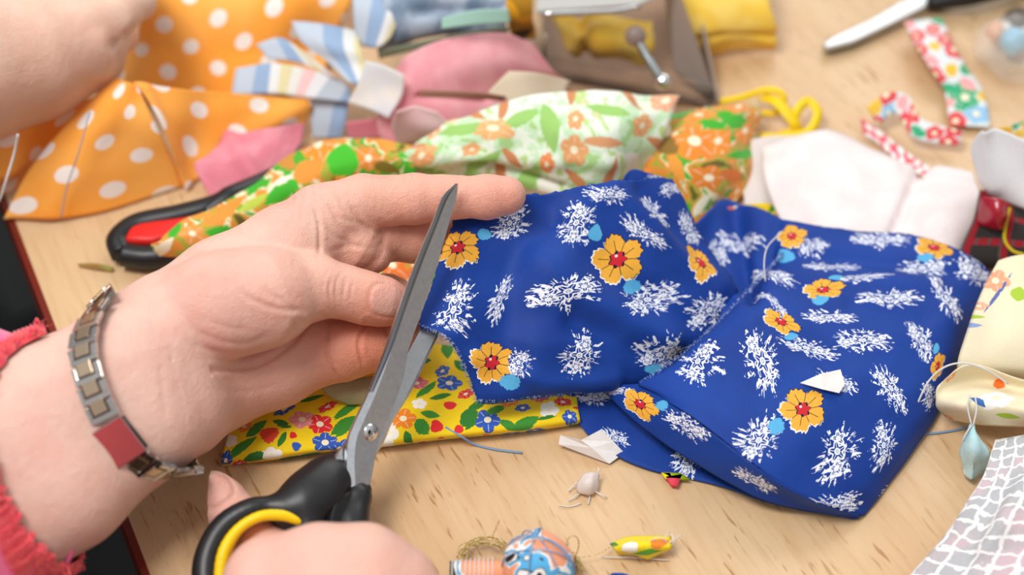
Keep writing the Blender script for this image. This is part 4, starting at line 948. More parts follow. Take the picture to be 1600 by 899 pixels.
cl = Cloth()
cl.patch([[(1050, 180, .020), (1100, 172, .022), (1150, 168, .020), (1186, 164, .012)], [(1010, 215, .022), (1070, 205, .030), (1130, 205, .028), (1190, 205, .010)], [(1000, 260, .018), (1060, 255, .026), (1130, 258, .022), (1192, 248, .006)], [(1030, 300, .012), (1080, 305, .016), (1130, 300, .012), (1180, 285, .004)], [(1050, 345, .006), (1090, 350, .006), (1120, 335, .005), (1150, 320, .003)]],
         n=10, wr=(.003, 45), scatter=SG, seed=23.0, motifs=[m0(1085, 222, 44, 34, '#ec8a2e'), m1(1150, 190, 30, 14, '#3fae2a', -20), m0(1105, 278, 34, 22, '#e2822a'), m1(1040, 225, 18, 30, '#8a6a2a', 60), m1(1060, 185, 36, 8, '#4db04a', 10), m1(1165, 240, 26, 10, '#3fae2a', 10), m1(1145, 275, 12, 26, '#d9722a', 80)])
fabric('floral_fabric', 'orange and green flowered cloth bunched right of the pale green cloth', 'fabric', cl, GRN)
PAL = motif_fabric('pale_green_print', srgb('#cfe6c0'), bgfun=lambda m: m.ramp(m.noise(m.uv(), 60, 3, .55, 1.2), [(0, srgb('#a9cf86')), (.4, srgb('#c9e4bd')), (.5, srgb('#e6efdc')), (.60, srgb('#bcd88a')), (.68, srgb('#e9d0b0'))], 'CONSTANT'), amt=.05)
cl = Cloth()
cl.patch([[(640, 232, .026), (700, 195, .036), (780, 160, .044), (880, 138, .050), (960, 142, .048), (1062, 150, .040)],
          [(622, 250, .024), (700, 222, .036), (790, 195, .046), (880, 175, .052), (970, 180, .048), (1045, 185, .036)],
          [(612, 268, .018), (700, 252, .030), (790, 238, .038), (880, 225, .044), (970, 225, .040), (1030, 225, .028)],
          [(625, 272, .012), (700, 272, .020), (790, 272, .026), (880, 275, .030), (960, 268, .028), (1010, 262, .018)],
          [(640, 285, .008), (700, 290, .014), (790, 295, .018), (880, 305, .020), (950, 298, .018), (1000, 285, .012)]],
         n=14, wr=(.0046, 48), ridges=[([(625, 268), (760, 262), (880, 292)], -.003, 6), ([(640, 240), (800, 255), (960, 250)], .002, 12)], seed=31.0, motifs=[m0(900, 182, 16, 22, '#e9a066'), m0(770, 200, 42, 20, '#e7b274'), m1(940, 222, 36, 10, '#dfa070', -5), m0(1040, 158, 26, 20, '#e6a884'), m0(855, 255, 14, 18, '#ec8a4a')],
         scatter=(.012, [(.011, .005, 1, '#9ac76c'), (.010, .006, 1, '#f0efe2'), (.007, .006, 0, '#e6a368'), (.010, .003, 1, '#d08a5a')]))
fabric('floral_fabric', 'pale green faded flowered cloth heaped behind the left index finger', 'fabric', cl, PAL)
cl = Cloth(); cl.patch([[(1110, 330, .010), (1150, 322, .010), (1200, 318, .006), (1215, 330, .004)], [(1115, 352, .004), (1155, 345, .004), (1195, 342, .003), (1212, 340, .002)]], n=8, wr=(.001, 40), scatter=(.008, [(.004, .003, 0, '#4aa7d6'), (.004, .004, 0, '#e7682a'), (.005, .002, 1, '#3b8a2c')])); fabric('fabric_scrap', 'narrow yellow flowered edge behind the left end of the blue cloth', 'fabric', cl, YEL)

# pale pink piece
cl = Cloth()
cl.patch([[(1190, 232, .014), (1240, 214, .016), (1300, 205, .016), (1370, 235, .014), (1440, 262, .012), (1470, 258, .012), (1520, 270, .010)], [(1195, 280, .010), (1250, 270, .016), (1310, 268, .018), (1380, 285, .017), (1440, 300, .015), (1490, 300, .014), (1533, 310, .008)],
          [(1215, 335, .006), (1270, 325, .012), (1330, 325, .014), (1390, 332, .015), (1440, 338, .014), (1485, 342, .012), (1530, 350, .005)], [(1240, 380, .004), (1290, 380, .008), (1340, 385, .010), (1400, 390, .010), (1440, 395, .010), (1480, 398, .008), (1505, 392, .003)]],
         n=10, wr=(.0012, 25), ridges=[([(1440, 262), (1415, 320), (1390, 380)], -.005, 8), ([(1200, 245), (1290, 215), (1400, 262)], .002, 8)])
fabric('fabric_scrap', 'large very pale pink piece lying behind the blue cloth', 'fabric', cl, LPK)
cl = Cloth(); cl.patch([[(1155, 225, .01), (1195, 215, .012), (1250, 212, .01)], [(1160, 290, .004), (1190, 280, .006), (1215, 270, .006)], [(1165, 330, .002), (1190, 325, .003), (1215, 320, .003)]], n=8, wr=(.002, 40)); fabric('fabric_scrap', 'grey white crumpled scrap between the orange flowered cloth and pale pink piece', 'fabric', cl, plain_fabric('grey_white', '#d9cfca'))
# white piece right
cl = Cloth(); cl.patch([[(1535, 198, .050), (1570, 205, .05), (1640, 240, .05)], [(1518, 230, .036), (1570, 240, .04), (1640, 270, .04)], [(1530, 275, .020), (1580, 280, .03), (1650, 300, .03)], [(1545, 300, .012), (1600, 325, .02), (1660, 345, .02)]], n=8, wr=(.0015, 40), ridges=[([(1540, 200), (1560, 290)], .003, 8)]); fabric('fabric_scrap', 'white starched piece standing up at the right edge behind the cream cloth', 'fabric', cl, plain_fabric('white_cotton', '#e6e8ea'))
# dark tartan
TAR = Mat('dark_tartan', rough=.8); x, y, z = TAR.xyz(TAR.uv()); s1 = ((x * 70).fract() < .25).max((y * 70).fract() < .25)
TAR.color(TAR.mix(s1, srgb('#2a2422'), TAR.mix(((x * 210).fract() < .2), srgb('#8c1220'), srgb('#4a4440'))))
cl = Cloth(); cl.patch([[(1530, 300, .012), (1580, 310, .012), (1650, 330, .012)], [(1520, 345, .012), (1580, 350, .012), (1650, 365, .01)], [(1500, 400, .006), (1570, 402, .008), (1650, 405, .008)], [(1530, 420, .002), (1580, 420, .002), (1650, 420, .002)]], n=8, wr=(.003, 40)); fabric('tartan_fabric', 'dark grey and red checked cloth under the white piece at the right edge', 'fabric', cl, TAR)
RIB = Mat('red_satin', rough=.25, spec=.7); RIB.color(srgb('#a8142a'))
cl = Cloth(); cl.patch([[(1535, 305, .03), (1560, 310, .032), (1580, 318, .03)], [(1532, 325, .022), (1558, 330, .028), (1575, 340, .024)], [(1538, 345, .014), (1556, 350, .018), (1566, 352, .014)]], n=6, wr=(.004, 80)); fabric('satin_ribbon', 'shiny dark red ribbon knot on the dark checked cloth', 'ribbon', cl, RIB)
# cream floral right
CRM = motif_fabric('cream_print', srgb('#ecdfba'), rough=.75, amt=.05, bgfun=lambda m: m.mix(m.noise(m.uv(), 20, 2), srgb('#e9dab2'), srgb('#f2e8cc')))
cl = Cloth()
cl.patch([[(1560, 408, .030), (1600, 398, .032), (1680, 390, .03)], [(1535, 455, .026), (1590, 450, .032), (1680, 445, .03)], [(1515, 510, .024), (1575, 510, .034), (1680, 505, .03)], [(1498, 565, .018), (1560, 570, .024), (1680, 575, .024)], [(1500, 590, .006), (1560, 600, .008), (1680, 610, .01)]], n=10, wr=(.0018, 30), seed=41.0,
         motifs=[m0(1556, 440, 24, 20, '#f0a47c'), m1(1592, 460, 12, 18, '#a8c838', 80), m1(1560, 460, 40, 4, '#5a6aa8', 55), m0(1530, 480, 20, 8, '#f0b08c'), m1(1522, 497, 20, 4, '#a8c838'), m1(1516, 510, 22, 5, '#8aa0d0')])
cl.patch([[(1478, 590, .022), (1510, 572, .026), (1540, 575, .024), (1600, 595, .022), (1690, 610, .022)], [(1466, 610, .020), (1500, 598, .016), (1545, 598, .014), (1600, 612, .016), (1690, 625, .018)], [(1463, 635, .012), (1500, 632, .024), (1545, 628, .024), (1600, 640, .022), (1690, 650, .02)], [(1482, 652, .002), (1520, 660, .010), (1560, 665, .012), (1610, 668, .010), (1690, 670, .01)]], n=12, wr=(.0008, 30), seed=43.0,
         motifs=[m0(1557, 622, 34, 12, '#fbf8f0'), m1(1561, 602, 10, 12, '#ee7a28', 80), m1(1530, 628, 18, 7, '#3c6ab0', -30), m1(1575, 650, 20, 5, '#a8c838', -10)], scatter=(.02, [(.006, .002, 1, '#a8c838'), (.004, .004, 0, '#f0a070')]))
fabric('floral_fabric', 'cream cloth with sparse orange and green flowers rolled at the right edge', 'fabric', cl, CRM)
# grey grid fabric
GRD = Mat('grey_grid_voile', rough=.8); cloth_base(GRD); x, y, z = GRD.xyz(GRD.uv())
wob = GRD.noise(GRD.uv(), 90, 2); wob2 = GRD.noise(GRD.uv(), 130, 2, .5, .3)
a = ((x * 118 + (wob - .5) * 1.2).fract() - .5).abs() > .40; b = ((y * 150 + (wob2 - .5) * 1.4).fract() - .5).abs() > .39
cc = GRD.mix(GRD.noise(GRD.uv(), 45, 2).smooth(.45, .65), srgb('#b4b5b8'), srgb('#cfb6bc')); GRD.color(weave(GRD, GRD.mix(a.max(b), cc, srgb('#eeedec')), .12))
cl = Cloth()
cl.patch([[(1555, 684, .012), (1600, 680, .014), (1680, 675, .014)], [(1535, 745, .016), (1590, 745, .018), (1690, 740, .018)], [(1500, 805, .012), (1570, 810, .022), (1690, 805, .022)], [(1462, 855, .006), (1545, 865, .016), (1690, 865, .02)], [(1420, 903, .002), (1520, 912, .012), (1690, 920, .018)], [(1395, 950, .002), (1510, 955, .010), (1690, 965, .014)], [(1340, 1060, .002), (1490, 1070, .006), (1700, 1080, .010)]], n=12, wr=(.0016, 30), seed=51.0, ridges=[([(1600, 760), (1540, 860)], .003, 14), ([(1560, 780), (1500, 900)], -.002, 14)])
fabric('checked_fabric', 'grey cloth with a wavy white grid at the lower right corner', 'fabric', cl, GRD)
# ------------------------------------------------------------------ back of the table
# black and red scissors behind the left hand
REDP = Mat('red_plastic', rough=.35); REDP.color(srgb('#e02a26'))
sc2 = empty('scissors', W(280, 370, 0)); tag(sc2, 'scissors with a black and red handle half hidden by the flowered strip', 'scissors')
def loopd(pts, r, n=10):
    P = np.array(Wp(pts)); P = np.vstack([P, P[:1]]); return tube_data(P, r, n, sub=8)
v, f = loopd([(192, 398, .007), (186, 375, .009), (215, 352, .010), (280, 338, .011), (330, 325, .012), (365, 312, .012), (350, 345, .010), (300, 385, .008), (240, 402, .007)], .0058); hb = mesh_obj('handle', v, f, BLACKP, sc2)
v, f = prism([W(x, y, .008) for x, y in ((196, 388), (206, 366), (250, 350), (305, 342), (330, 338), (300, 372), (240, 390))], [0, 0, 1], .006); bevel(mesh_obj('handle_lining', v, f, REDP, hb), .002)['label'] = 'red inner lining'
v, f = tube_data(Wp([(320, 335, .012), (360, 310, .014), (400, 290, .012), (470, 255, .008)]), [.0045, .006, .005, .004], 10); mesh_obj('shank', v, f, BLACKP, sc2)
v, f = prism([W(x, y, .004) for x, y in ((450, 262), (470, 250), (640, 190), (650, 196))], [0, 0, 1], .002); mesh_obj('blade', v, f, BLADE, sc2, smooth=False)
# scissors at top right
sc3 = empty('scissors', W(1450, 20, 0)); tag(sc3, 'closed steel scissor blades with a dark handle cut by the top edge', 'scissors')
v, f = prism([W(x, y, .004) for x, y in ((1284, 75), (1300, 64), (1360, 36), (1400, 12), (1470, -20), (1500, -12), (1440, 18), (1385, 46), (1330, 72), (1290, 82))], [0, 0, 1], .003); bevel(mesh_obj('blade', v, f, BLADE, sc3, smooth=False), .001)
v, f = prism([W(x, y, .001) for x, y in ((1284, 78), (1320, 66), (1400, 28), (1480, -8), (1510, -2), (1440, 22), (1360, 60), (1290, 82))], [0, 0, 1], .0025); mesh_obj('blade', v, f, BLADE, sc3, smooth=False)
v, f = tube_data(Wp([(1450, 5, .006), (1520, -8, .010), (1590, -30, .012), (1640, -70, .012)]), [.004, .006, .006, .006], 10); mesh_obj('handle', v, f, BLACKP, sc3)
# clear plastic box with yellow cloth
CLR = Mat('clear_plastic', rough=.08, spec=.5); CLR.b.inputs['Transmission Weight'].default_value = .95; CLR.b.inputs['IOR'].default_value = 1.15; CLR.color(srgb('#e8e4e2'))
SMK = Mat('smoky_plastic', rough=.2, spec=.5); SMK.b.inputs['Alpha'].default_value = .72; SMK.color(srgb('#a6978c'))
SMK2 = Mat('brown_shaded_plastic', rough=.5); SMK2.color(srgb('#a9866a'))  # smoky brown plastic, with the shade inside the box put into the colour
box = empty('plastic_box', W(970, 120, 0)); tag(box, 'clear plastic box holding yellow cloth, behind the pale green cloth', 'box')
up = np.array([0, 0, 1.0])
v, f = prism([W(x, y, .001) for x, y in ((845, 150), (1118, 168), (1050, -40), (850, -40))], up, .0012); mesh_obj('base', v, f, SMK2, box, smooth=False)
def wall(a, b, z0, z1, t=.0015, mat=CLR, nm='side_panel', z1b=None):
    A_ = W(a[0], a[1], z0); B_ = W(b[0], b[1], z0); n_ = unit(np.cross(B_ - A_, up)); z1b = z1 if z1b is None else z1b
    v, f = prism([A_, B_, B_ + up * (z1b - z0), A_ + up * (z1 - z0)], n_, t); return mesh_obj(nm, v, f, mat, box, smooth=False)
wall((848, 120), (1112, 166), .002, .016, nm='front_panel'); wall((848, 120), (838, -40), .002, .03)
o = wall((1119, 166), (1050, -20), .002, .006, mat=SMK, z1b=.05); 
v, f = prism([W(1122, 168, .003), W(1045, -60, .06), W(1032, -60, .05), W(1046, 60, .022), W(1052, 110, .010)], up, .0016); mesh_obj('side_flap', v, f, SMK, box, smooth=False)['label'] = 'grey smoky slanting side'
v, f = prism([W(838, 22, .05), W(1000, 10, .05), W(1045, -10, .05), W(1035, -90, .06), W(838, -90, .06)], up, .002); bevel(mesh_obj('lid', v, f, Mat('frosted_plastic', rough=.2, Alpha=.75).color(srgb('#c9c8c4')), box, smooth=False), .0008)
v, f = tube_data(Wp([(843, 22, .052), (900, 20, .052), (960, 17, .052), (1000, 10, .052)]), .0014, 6, sub=3); mesh_obj('lid_rim', v, f, CHR, box)
YC = plain_fabric('plain_yellow_cotton', '#eec24a', col2='#f3d069')
cl = Cloth(); cl.patch([[(860, 25, .024), (940, 20, .026), (1020, 30, .024)], [(880, 60, .024), (945, 55, .028), (1022, 65, .022)], [(905, 95, .008), (955, 92, .010), (1015, 98, .008)]], n=10, wr=(.004, 45), ridges=[([(905, 30), (915, 100)], -.008, 12)]); fabric('yellow_fabric', 'rolled yellow cloth inside the clear plastic box', 'fabric', cl, YC)
rod = empty('metal_rod', W(1020, 95, .03)); tag(rod, 'small grey round-headed rod lying against the plastic box', 'tool')
v, f = tube_data(Wp([(996, 62, .036), (1015, 95, .030), (1036, 128, .026)]), .0022, 8); mesh_obj('handle', v, f, LEGM, rod)
v, f = dome(W(993, 56, .038), CAM - W(993, 56, .038), .0052, .003); mesh_obj('head', v, f, Mat('grey_knob', rough=.4).color(srgb('#8d7a72')), rod)
v, f = dome(W(1036, 128, .028), CAM - W(1036, 128, .028), .0042, .003); mesh_obj('tip', v, f, CHR, rod)
cl = Cloth(); cl.patch([[(1055, -60, .03), (1130, -60, .03), (1200, -60, .03)], [(1060, 10, .026), (1130, 10, .028), (1200, 5, .026)], [(1085, 60, .016), (1150, 58, .018), (1212, 50, .014)], [(1098, 84, .002), (1150, 84, .002), (1212, 80, .002)]], n=10, wr=(.004, 40), ridges=[([(1090, 62), (1210, 55)], -.004, 6)]); fabric('yellow_fabric', 'folded pale yellow cloth on the bare table right of the plastic box', 'fabric', cl, YC)
cl = Cloth(); cl.patch([[(790, -50, .06), (830, -50, .06)], [(792, 10, .05), (832, 10, .05)], [(800, 60, .03), (834, 66, .03)]], n=10, wr=(.004, 60), scatter=(.01, [(.008, .004, 1, '#e0a018'), (.006, .004, 1, '#3a2a08')])); fabric('yellow_fabric', 'dark mustard cloth strip between the blue grey cloth and plastic box', 'fabric', cl, motif_fabric('mustard_print', srgb('#a87812')))
# yellow ribbon tangle
YR = Mat('yellow_ribbon', rough=.4); YR.color(srgb('#f6cf14'))
yr = empty('yellow_ribbon', W(1200, 180, 0)); tag(yr, 'tangle of bright yellow ribbon on the table right of the orange flowered cloth', 'ribbon')
def ribbon(pts, wd, mat, parent, nm='loop', t=.0004):
    C = catmull(Wp(pts), 8); T = np.gradient(C, axis=0); V = []
    for c_, t_ in zip(C, T):
        s_ = unit(np.cross(unit(t_), np.array([.2, -.55, .8]))); V += [c_ - s_ * wd / 2, c_ + s_ * wd / 2]
    Fc = [(2 * i, 2 * i + 1, 2 * i + 3, 2 * i + 2) for i in range(len(C) - 1)]
    o = mesh_obj(nm, V, Fc, mat, parent); m_ = o.modifiers.new('t', 'SOLIDIFY'); m_.thickness = t; return o
ribbon([(1120, 160, .003), (1160, 152, .008), (1200, 140, .014), (1225, 150, .012), (1215, 175, .006), (1180, 175, .004), (1150, 170, .003)], .0035, YR, yr)
ribbon([(1185, 215, .003), (1230, 214, .006), (1265, 205, .008), (1278, 175, .010), (1262, 158, .012), (1245, 175, .012), (1238, 205, .006), (1220, 212, .004)], .0048, YR, yr)
ribbon([(1190, 150, .010), (1215, 160, .014), (1240, 190, .010), (1250, 210, .004)], .006, YR, yr)
# patterned ribbons top right
RB = motif_fabric('patchwork_print', srgb('#dfe6e6'), amt=.04)
RS = [(.007, .006, 0, '#de3b46'), (.006, .005, 2, '#efc24a'), (.007, .006, 0, '#8fc0e2'), (.006, .004, 1, '#3aa877'), (.006, .005, 2, '#f2a8a8')]
cl = Cloth(); cl.patch([[(1412, 35, .010), (1472, 28, .010)], [(1435, 80, .012), (1488, 70, .010)], [(1458, 115, .010), (1510, 105, .008)], [(1475, 140, .006), (1532, 130, .006)], [(1480, 170, .006), (1542, 160, .006)], [(1484, 198, .003), (1548, 198, .004)]], n=8, wr=(.001, 40), scatter=(.009, RS), motifs=[m0(1508, 152, 30, 26, '#35a874'), m0(1458, 48, 14, 12, '#e04050'), m2(1486, 110, 14, 14, '#f0c040')]); fabric('patchwork_strip', 'long printed patchwork strip with a green flower patch at its lower end', 'fabric', cl, RB)
cl = Cloth(); cl.patch([[(1352, 168, .014), (1385, 146, .016), (1418, 150, .014), (1440, 185, .012), (1505, 205, .010)], [(1372, 195, .008), (1395, 178, .010), (1405, 180, .010), (1430, 215, .008), (1500, 228, .006)]], n=(6, 8), wr=(.001, 40), scatter=(.008, RS)); fabric('patchwork_strip', 'curved printed strip bending right towards the white standing piece', 'fabric', cl, RB)
cl = Cloth(); cl.patch([[(1345, 185, .006), (1375, 205, .006), (1410, 232, .006), (1458, 262, .010)], [(1350, 212, .003), (1372, 225, .004), (1400, 250, .006), (1445, 275, .012)]], n=6, wr=(.001, 40), scatter=(.006, [(.004, .003, 2, '#f4eaea'), (.004, .003, 0, '#f0e0e0')])); fabric('patchwork_strip', 'red and white speckled strip lying on the pale pink piece', 'fabric', cl, motif_fabric('red_speckle', srgb('#dd5a68')))
cl = Cloth(); cl.patch([[(1560, 200, .02), (1620, 185, .02)], [(1565, 215, .014), (1620, 212, .016)]], n=6, wr=(.001, 40), scatter=(.006, RS)); fabric('patchwork_strip', 'short red printed end above the white standing piece', 'fabric', cl, RB)
# bag of beads top right
bag = empty('bead_bag', W(1580, 70, 0)); tag(bag, 'clear plastic bag with coloured beads at the upper right edge', 'bag')
def blob(nm, px, py, z, rx, rz, mat, parent, seed=0):
    c_ = W(px, py, z); V = []; Fc = []; n1, n2 = 14, 20
    for i in range(n1 + 1):
        for j in range(n2):
            th, ph = math.pi * i / n1, 2 * math.pi * j / n2; d = np.array([math.sin(th) * math.cos(ph), math.sin(th) * math.sin(ph), math.cos(th)])
            k = 1 + .12 * float(vnoise((d * 2.3 + seed)[None])[0]); V.append(c_ + d * np.array([rx, rx, rz]) * k)
    for i in range(n1):
        for j in range(n2): Fc.append((i * n2 + j, i * n2 + (j + 1) % n2, (i + 1) * n2 + (j + 1) % n2, (i + 1) * n2 + j))
    return mesh_obj(nm, V, Fc, mat, parent)
BAGM = Mat('thin_film', rough=.15, Alpha=.18); BAGM.color(srgb('#f0ece8'))
blob('film', 1590, 75, .014, .022, .014, BAGM, bag)
for i, (x, y, r, c_) in enumerate(((1590, 35, .008, '#5a5048'), (1583, 65, .007, '#8fc4de'), (1556, 50, .005, '#e9b596'), (1602, 60, .006, '#c9c4bc'), (1570, 45, .004, '#e8e4e0'))):
    blob('bead', x, y, .012, r, r, Mat('bead_paint', rough=.3).color(srgb(c_)), bag, i)

# ------------------------------------------------------------------ scraps and threads on the table
PAPER = Mat('white_paper', rough=.8); PAPER.color(PAPER.mix(PAPER.noise(PAPER.obj(), 300, 2), srgb('#dcd6d2'), srgb('#efeae8')))
def leaf_of_paper(name, label, pts, faces, t=.0003):
    o = mesh_obj(name, [W(*p) for p in pts], faces, PAPER, None, smooth=False); m_ = o.modifiers.new('thickness', 'SOLIDIFY'); m_.thickness = t; return tag(o, label, 'scrap')
leaf_of_paper('paper_scrap', 'torn white paper scrap on the table left of the dark blue fold', [(876, 680, .006), (908, 688, .008), (938, 672, .010), (958, 690, .006), (975, 708, .002), (952, 725, .001), (918, 711, .001), (873, 694, .003), (925, 700, .006)], [(0, 1, 8, 7), (1, 2, 3, 8), (8, 3, 4, 5), (7, 8, 5, 6)])
leaf_of_paper('paper_scrap', 'pointed white paper scrap lying on top of the blue cloth', [(1250, 599, .0305), (1282, 585, .0320), (1313, 578, .0315), (1320, 601, .0300), (1311, 615, .0290), (1285, 609, .0300)], [(0, 1, 5), (1, 2, 3, 4, 5)])
def thread(pts, r, mat, label, group=None, nm='thread'):
    return tag(tube(nm, Wp(pts), r, mat, None, 5, 8), label, 'thread', group)
WTH = Mat('white_thread', rough=.8); WTH.color(srgb('#dcdad8')); BTH = Mat('blue_thread', rough=.8); BTH.color(srgb('#7f9fc4')); GTH = Mat('gold_thread', rough=.4, metal=.4); GTH.color(GTH.mix(GTH.noise(GTH.obj(), 1500, 1).smooth(.45, .55), srgb('#b8983a'), srgb('#ead9a0'))); YTH = Mat('yellow_thread', rough=.8); YTH.color(srgb('#c9ae1c'))
rg = empty('frayed_scrap', W(912, 762, 0)); tag(rg, 'tiny frayed white fabric scrap alone on the table', 'scrap')
cl = Cloth(); cl.patch([[(912, 742, .004), (925, 738, .006), (938, 740, .005)], [(903, 757, .003), (920, 755, .007), (935, 757, .003)], [(905, 770, .001), (920, 773, .002), (932, 768, .001)]], n=5, wr=(.001, 150), rag=.8); cl.build('cloth', plain_fabric('off_white', '#dccdc6'), rg, .0003)
for L_ in ([(905, 752, .003), (895, 760, .002), (888, 768, .001)], [(908, 770, .001), (898, 776, .002), (888, 783, .001)], [(922, 772, .001), (921, 780, .001), (919, 788, .001)], [(930, 768, .002), (940, 774, .003), (948, 778, .001)], [(930, 742, .004), (936, 736, .006), (934, 731, .006)]):
    tube('fringe', Wp(L_), .0003, WTH, rg, 4, 4)
thread([(873, 790, .0008), (890, 792, .0008), (908, 787, .0008)], .00025, WTH, 'short white thread end below the tiny frayed scrap')
thread([(696, 668, .0085), (720, 682, .0065), (742, 695, .001), (775, 703, .0006), (816, 708, .0006)], .0005, BTH, 'pale blue thread lying from the yellow cloth onto the table')
thread([(1418, 674, .0006), (1450, 678, .0006), (1485, 674, .0006), (1512, 668, .0006)], .0005, BTH, 'blue thread from the blue cloth to the cream roll')
thread([(1424, 655, .006), (1434, 630, .016), (1452, 595, .024), (1478, 573, .030), (1510, 568, .032), (1545, 580, .030), (1575, 600, .024)], .00042, WTH, 'long white thread arching from the blue cloth over the cream roll')
thread([(1578, 325, .02), (1572, 350, .016), (1570, 375, .014), (1582, 392, .014), (1600, 398, .014)], .0008, YTH, 'yellow thread across the dark checked cloth')
thread([(28, 210, .06), (22, 240, .05), (10, 280, .04), (0, 310, .03), (-20, 340, .02)], .0006, WTH, 'white thread hanging at the left edge below the second hand')
thread([(1196, 440, .026), (1194, 410, .030), (1200, 385, .028), (1222, 362, .024)], .0003, WTH, 'fine white thread loop on the left flower of the blue cloth')
thread([(140, 175, .056), (122, 240, .040), (105, 290, .022), (95, 340, .006)], .0003, BTH, 'fine pale thread trailing over the dotted cloth')
cl = Cloth(); cl.patch([[(122, 412, .002), (150, 412, .004), (178, 418, .002)], [(124, 417, .001), (150, 420, .002), (176, 425, .001)]], n=5, wr=(.0006, 100)); fabric('fabric_sliver', 'thin brown and green sliver on the table above the bracelet', 'scrap', cl, plain_fabric('brown_green', '#a0783c', col2='#8cae5a'))
# light blue tassel
TQ = plain_fabric('aqua_cotton', '#aed3d6', col2='#c6e2e2')
ta = empty('fabric_tassel', W(1524, 700, 0)); tag(ta, 'pale aqua scrap tied with white thread in front of the cream roll', 'scrap')
cl = Cloth(); cl.patch([[(1517, 664, .020), (1521, 662, .021), (1525, 666, .020)], [(1508, 692, .014), (1522, 690, .020), (1536, 694, .014)], [(1504, 718, .008), (1522, 720, .014), (1546, 716, .008)], [(1510, 742, .002), (1520, 753, .004), (1540, 740, .002)]], n=7, wr=(.0015, 120), rag=.6); cl.build('cloth', TQ, ta, .0006)
for L_ in ([(1516, 618, .028), (1512, 636, .026), (1518, 664, .022)], [(1524, 620, .028), (1526, 640, .026), (1521, 664, .022)], [(1519, 664, .022), (1506, 685, .018), (1502, 712, .008), (1508, 744, .003)]): tube('thread', Wp(L_), .00035, WTH, ta, 4, 5)
# tiny pink/green scrap
tg = empty('fabric_sliver', W(1055, 750, 0)); tag(tg, 'tiny scrap with yellow green and red print at the edge of the dark blue fold', 'scrap')
for pts, c_ in ((((1036, 742), (1062, 742), (1078, 752), (1050, 750)), '#a3b81c'), (((1040, 748), (1066, 744), (1058, 762), (1048, 760)), '#e8485a'), (((1033, 742), (1046, 741), (1050, 750), (1040, 750)), '#e8d820')):
    v, f = prism([W(x, y, .002) for x, y in pts], up, .0012); mesh_obj('piece', v, f, Mat('scrap_print', rough=.8).color(srgb(c_)), tg)
# yellow green scrap bottom
ys = empty('fabric_sliver', W(1003, 855, 0)); tag(ys, 'small yellow and orange scrap with loose threads near the bottom edge', 'scrap')
cl = Cloth(); cl.patch([[(954, 852, .002), (980, 840, .005), (1010, 836, .006), (1048, 840, .004)], [(962, 858, .005), (985, 854, .010), (1015, 852, .010), (1048, 856, .006)], [(968, 864, .001), (990, 868, .003), (1010, 872, .003), (1036, 862, .001)]], n=7, wr=(.001, 120), rag=.4,
    motifs=[m2(985, 856, 16, 8, '#f2f0e6'), m1(1010, 862, 30, 6, '#5fae3a', 10), m2(1030, 848, 20, 9, '#ee8a2c'), m1(960, 853, 8, 4, '#3f8a2c')]); cl.build('cloth', motif_fabric('yellow_scrap_print', srgb('#efd51c')), ys, .0005)
for L_ in ([(940, 871, .001), (990, 872, .002), (1046, 876, .001)], [(1030, 862, .004), (1050, 845, .008), (1066, 834, .006)], [(1035, 850, .006), (1040, 838, .010), (1048, 832, .006), (1052, 850, .006), (1036, 866, .003)], [(1008, 850, .008), (1030, 840, .010), (1046, 852, .006)]): tube('thread', Wp(L_), .00022, WTH, ys, 4, 5)
# wrapped bead doll
WB = Mat('camouflage_print_cotton', rough=.6); cloth_base(WB)
P_ = WB.obj(); nA = WB.noise(P_, 85, 1, .4, .9)
WB.color(WB.ramp(nA, [(0, srgb('#2c1a12')), (.40, srgb('#ece9e6')), (.455, srgb('#2a1c18')), (.465, srgb('#55aede')), (.53, srgb('#f0ece8')), (.57, srgb('#ef9f78'))], 'CONSTANT'))
doll = empty('fabric_bundle', W(840, 885, 0)); tag(doll, 'round bundle of blue, black and peach cloth wound with blue thread', 'bundle')
blob('head', 842, 884, .016, .0132, .0125, WB, doll, 3)
v, f = tube_data(Wp([(815, 890, .014), (790, 895, .010), (750, 898, .009), (705, 902, .008)]), [.009, .0045, .0055, .006], 12); mesh_obj('arm', v, f, WB, doll)
c0 = W(842, 884, .016)
for i in range(9):
    a = random.random() * 3.14; n_ = unit(np.array([math.cos(a) * .5 + .6 * (i % 2), math.sin(a), random.uniform(-.3, .3)])); e1 = unit(np.cross(n_, up)); e2 = np.cross(n_, e1)
    L_ = [c0 + (e1 * math.cos(t) + e2 * math.sin(t)) * .0139 + n_ * .0012 * math.sin(i) for t in np.linspace(0, 6.283, 25)]
    if i < 5: v, f = tube_data(L_, .00028, 5, sub=1); mesh_obj('winding_thread', v, f, BTH, doll)
for i in range(14):
    t0 = .3 + i * .03; q = W(808 - i * 1.6, 888 + i * .3, .014 - i * .0003); L_ = [q + np.array([.25 * math.cos(t) * .0012, math.cos(t), math.sin(t)]) * (.0085 - i * .0003) for t in np.linspace(0, 6.283, 15)]
    v, f = tube_data(L_, .00032, 4, sub=1); mesh_obj('neck_thread', v, f, BTH, doll)
for i in range(10):
    q = W(770 - i * 7, 896 + i * .5, .0085); L_ = [q + np.array([.0006 * math.sin(t), math.cos(t), math.sin(t)]) * .0062 for t in np.linspace(0, 6.283, 15)]
    v, f = tube_data(L_, .00025, 4, sub=1); mesh_obj('arm_thread', v, f, WTH, doll)
gold = empty('gold_thread_coil', W(755, 865, 0)); tag(gold, 'loose coil of glittering gold thread left of the round bundle', 'thread')
gl = []
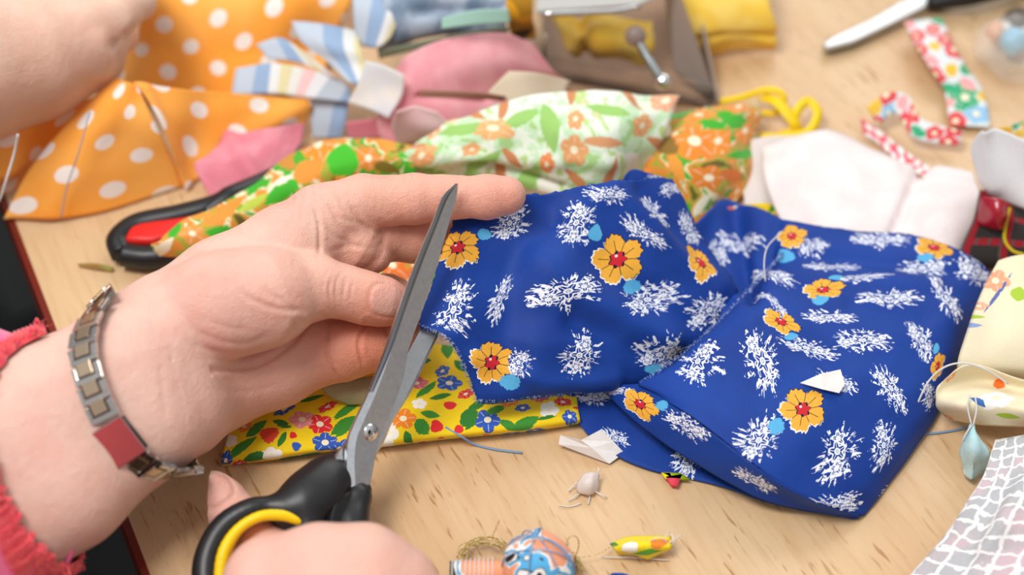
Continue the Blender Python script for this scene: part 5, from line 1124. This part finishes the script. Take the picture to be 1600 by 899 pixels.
for i in range(16):
    cx, cy = 758 + random.uniform(-5, 5), 872 + random.uniform(-4, 4); rx, ry = random.uniform(30, 44), random.uniform(20, 30); ph = random.random() * 6
    L_ = [W(cx + rx * math.cos(t + ph) + random.uniform(-2, 2), cy + ry * math.sin(t + ph) + random.uniform(-2, 2), .002 + .006 * random.random()) for t in np.linspace(0, random.uniform(4.5, 6.6), 14)]
    gl.append(tube_data(L_, .00016, 4, sub=3))
v, f = join(gl); tag(mesh_obj('coil', v, f, GTH, gold), kind='stuff')
for L_ in ([(768, 842, .004), (774, 828, .012), (781, 812, .020)], [(850, 850, .030), (846, 830, .038), (842, 812, .046)], [(795, 850, .02), (804, 842, .022), (820, 848, .024)]): tube('loose_end', Wp(L_), .00018, GTH, gold, 4, 5)
g2 = empty('gold_thread_coil', W(898, 875, 0)); tag(g2, 'small gold and green thread loops right of the round bundle', 'thread'); gl = []
for i in range(10):
    cx, cy = 900 + random.uniform(-6, 6), 882 + random.uniform(-8, 8); ph = random.random() * 6; rx = random.uniform(4, 12)
    gl.append(tube_data([W(cx + rx * math.cos(t + ph), cy + 12 * math.sin(t * 1.3 + ph), .002 + .006 * random.random()) for t in np.linspace(0, 6, 12)], .00018, 4, sub=3))
gl.append(tube_data(Wp([(893, 868, .01), (886, 848, .02), (893, 838, .024), (903, 842, .02), (903, 860, .014), (894, 876, .006)]), .00022, 4)); gl.append(tube_data(Wp([(905, 872, .004), (935, 866, .004), (958, 852, .003)]), .00018, 4))
v, f = join(gl); tag(mesh_obj('coil', v, f, GTH, g2), kind='stuff')
bw_ = empty('thread_wad', W(972, 905, 0)); tag(bw_, 'dark blue thread wad cut by the bottom edge', 'thread'); gl = []
for i in range(16):
    ph = random.random() * 6; gl.append(tube_data([W(972 + 17 * math.cos(t + ph) * random.uniform(.7, 1), 906 + 9 * math.sin(t * 1.2 + ph), .003 + .005 * random.random()) for t in np.linspace(0, 6, 10)], .0004, 4, sub=2))
v, f = join(gl); tag(mesh_obj('coil', v, f, Mat('navy_thread', rough=.8).color(srgb('#2a4fa0')), bw_), kind='stuff')
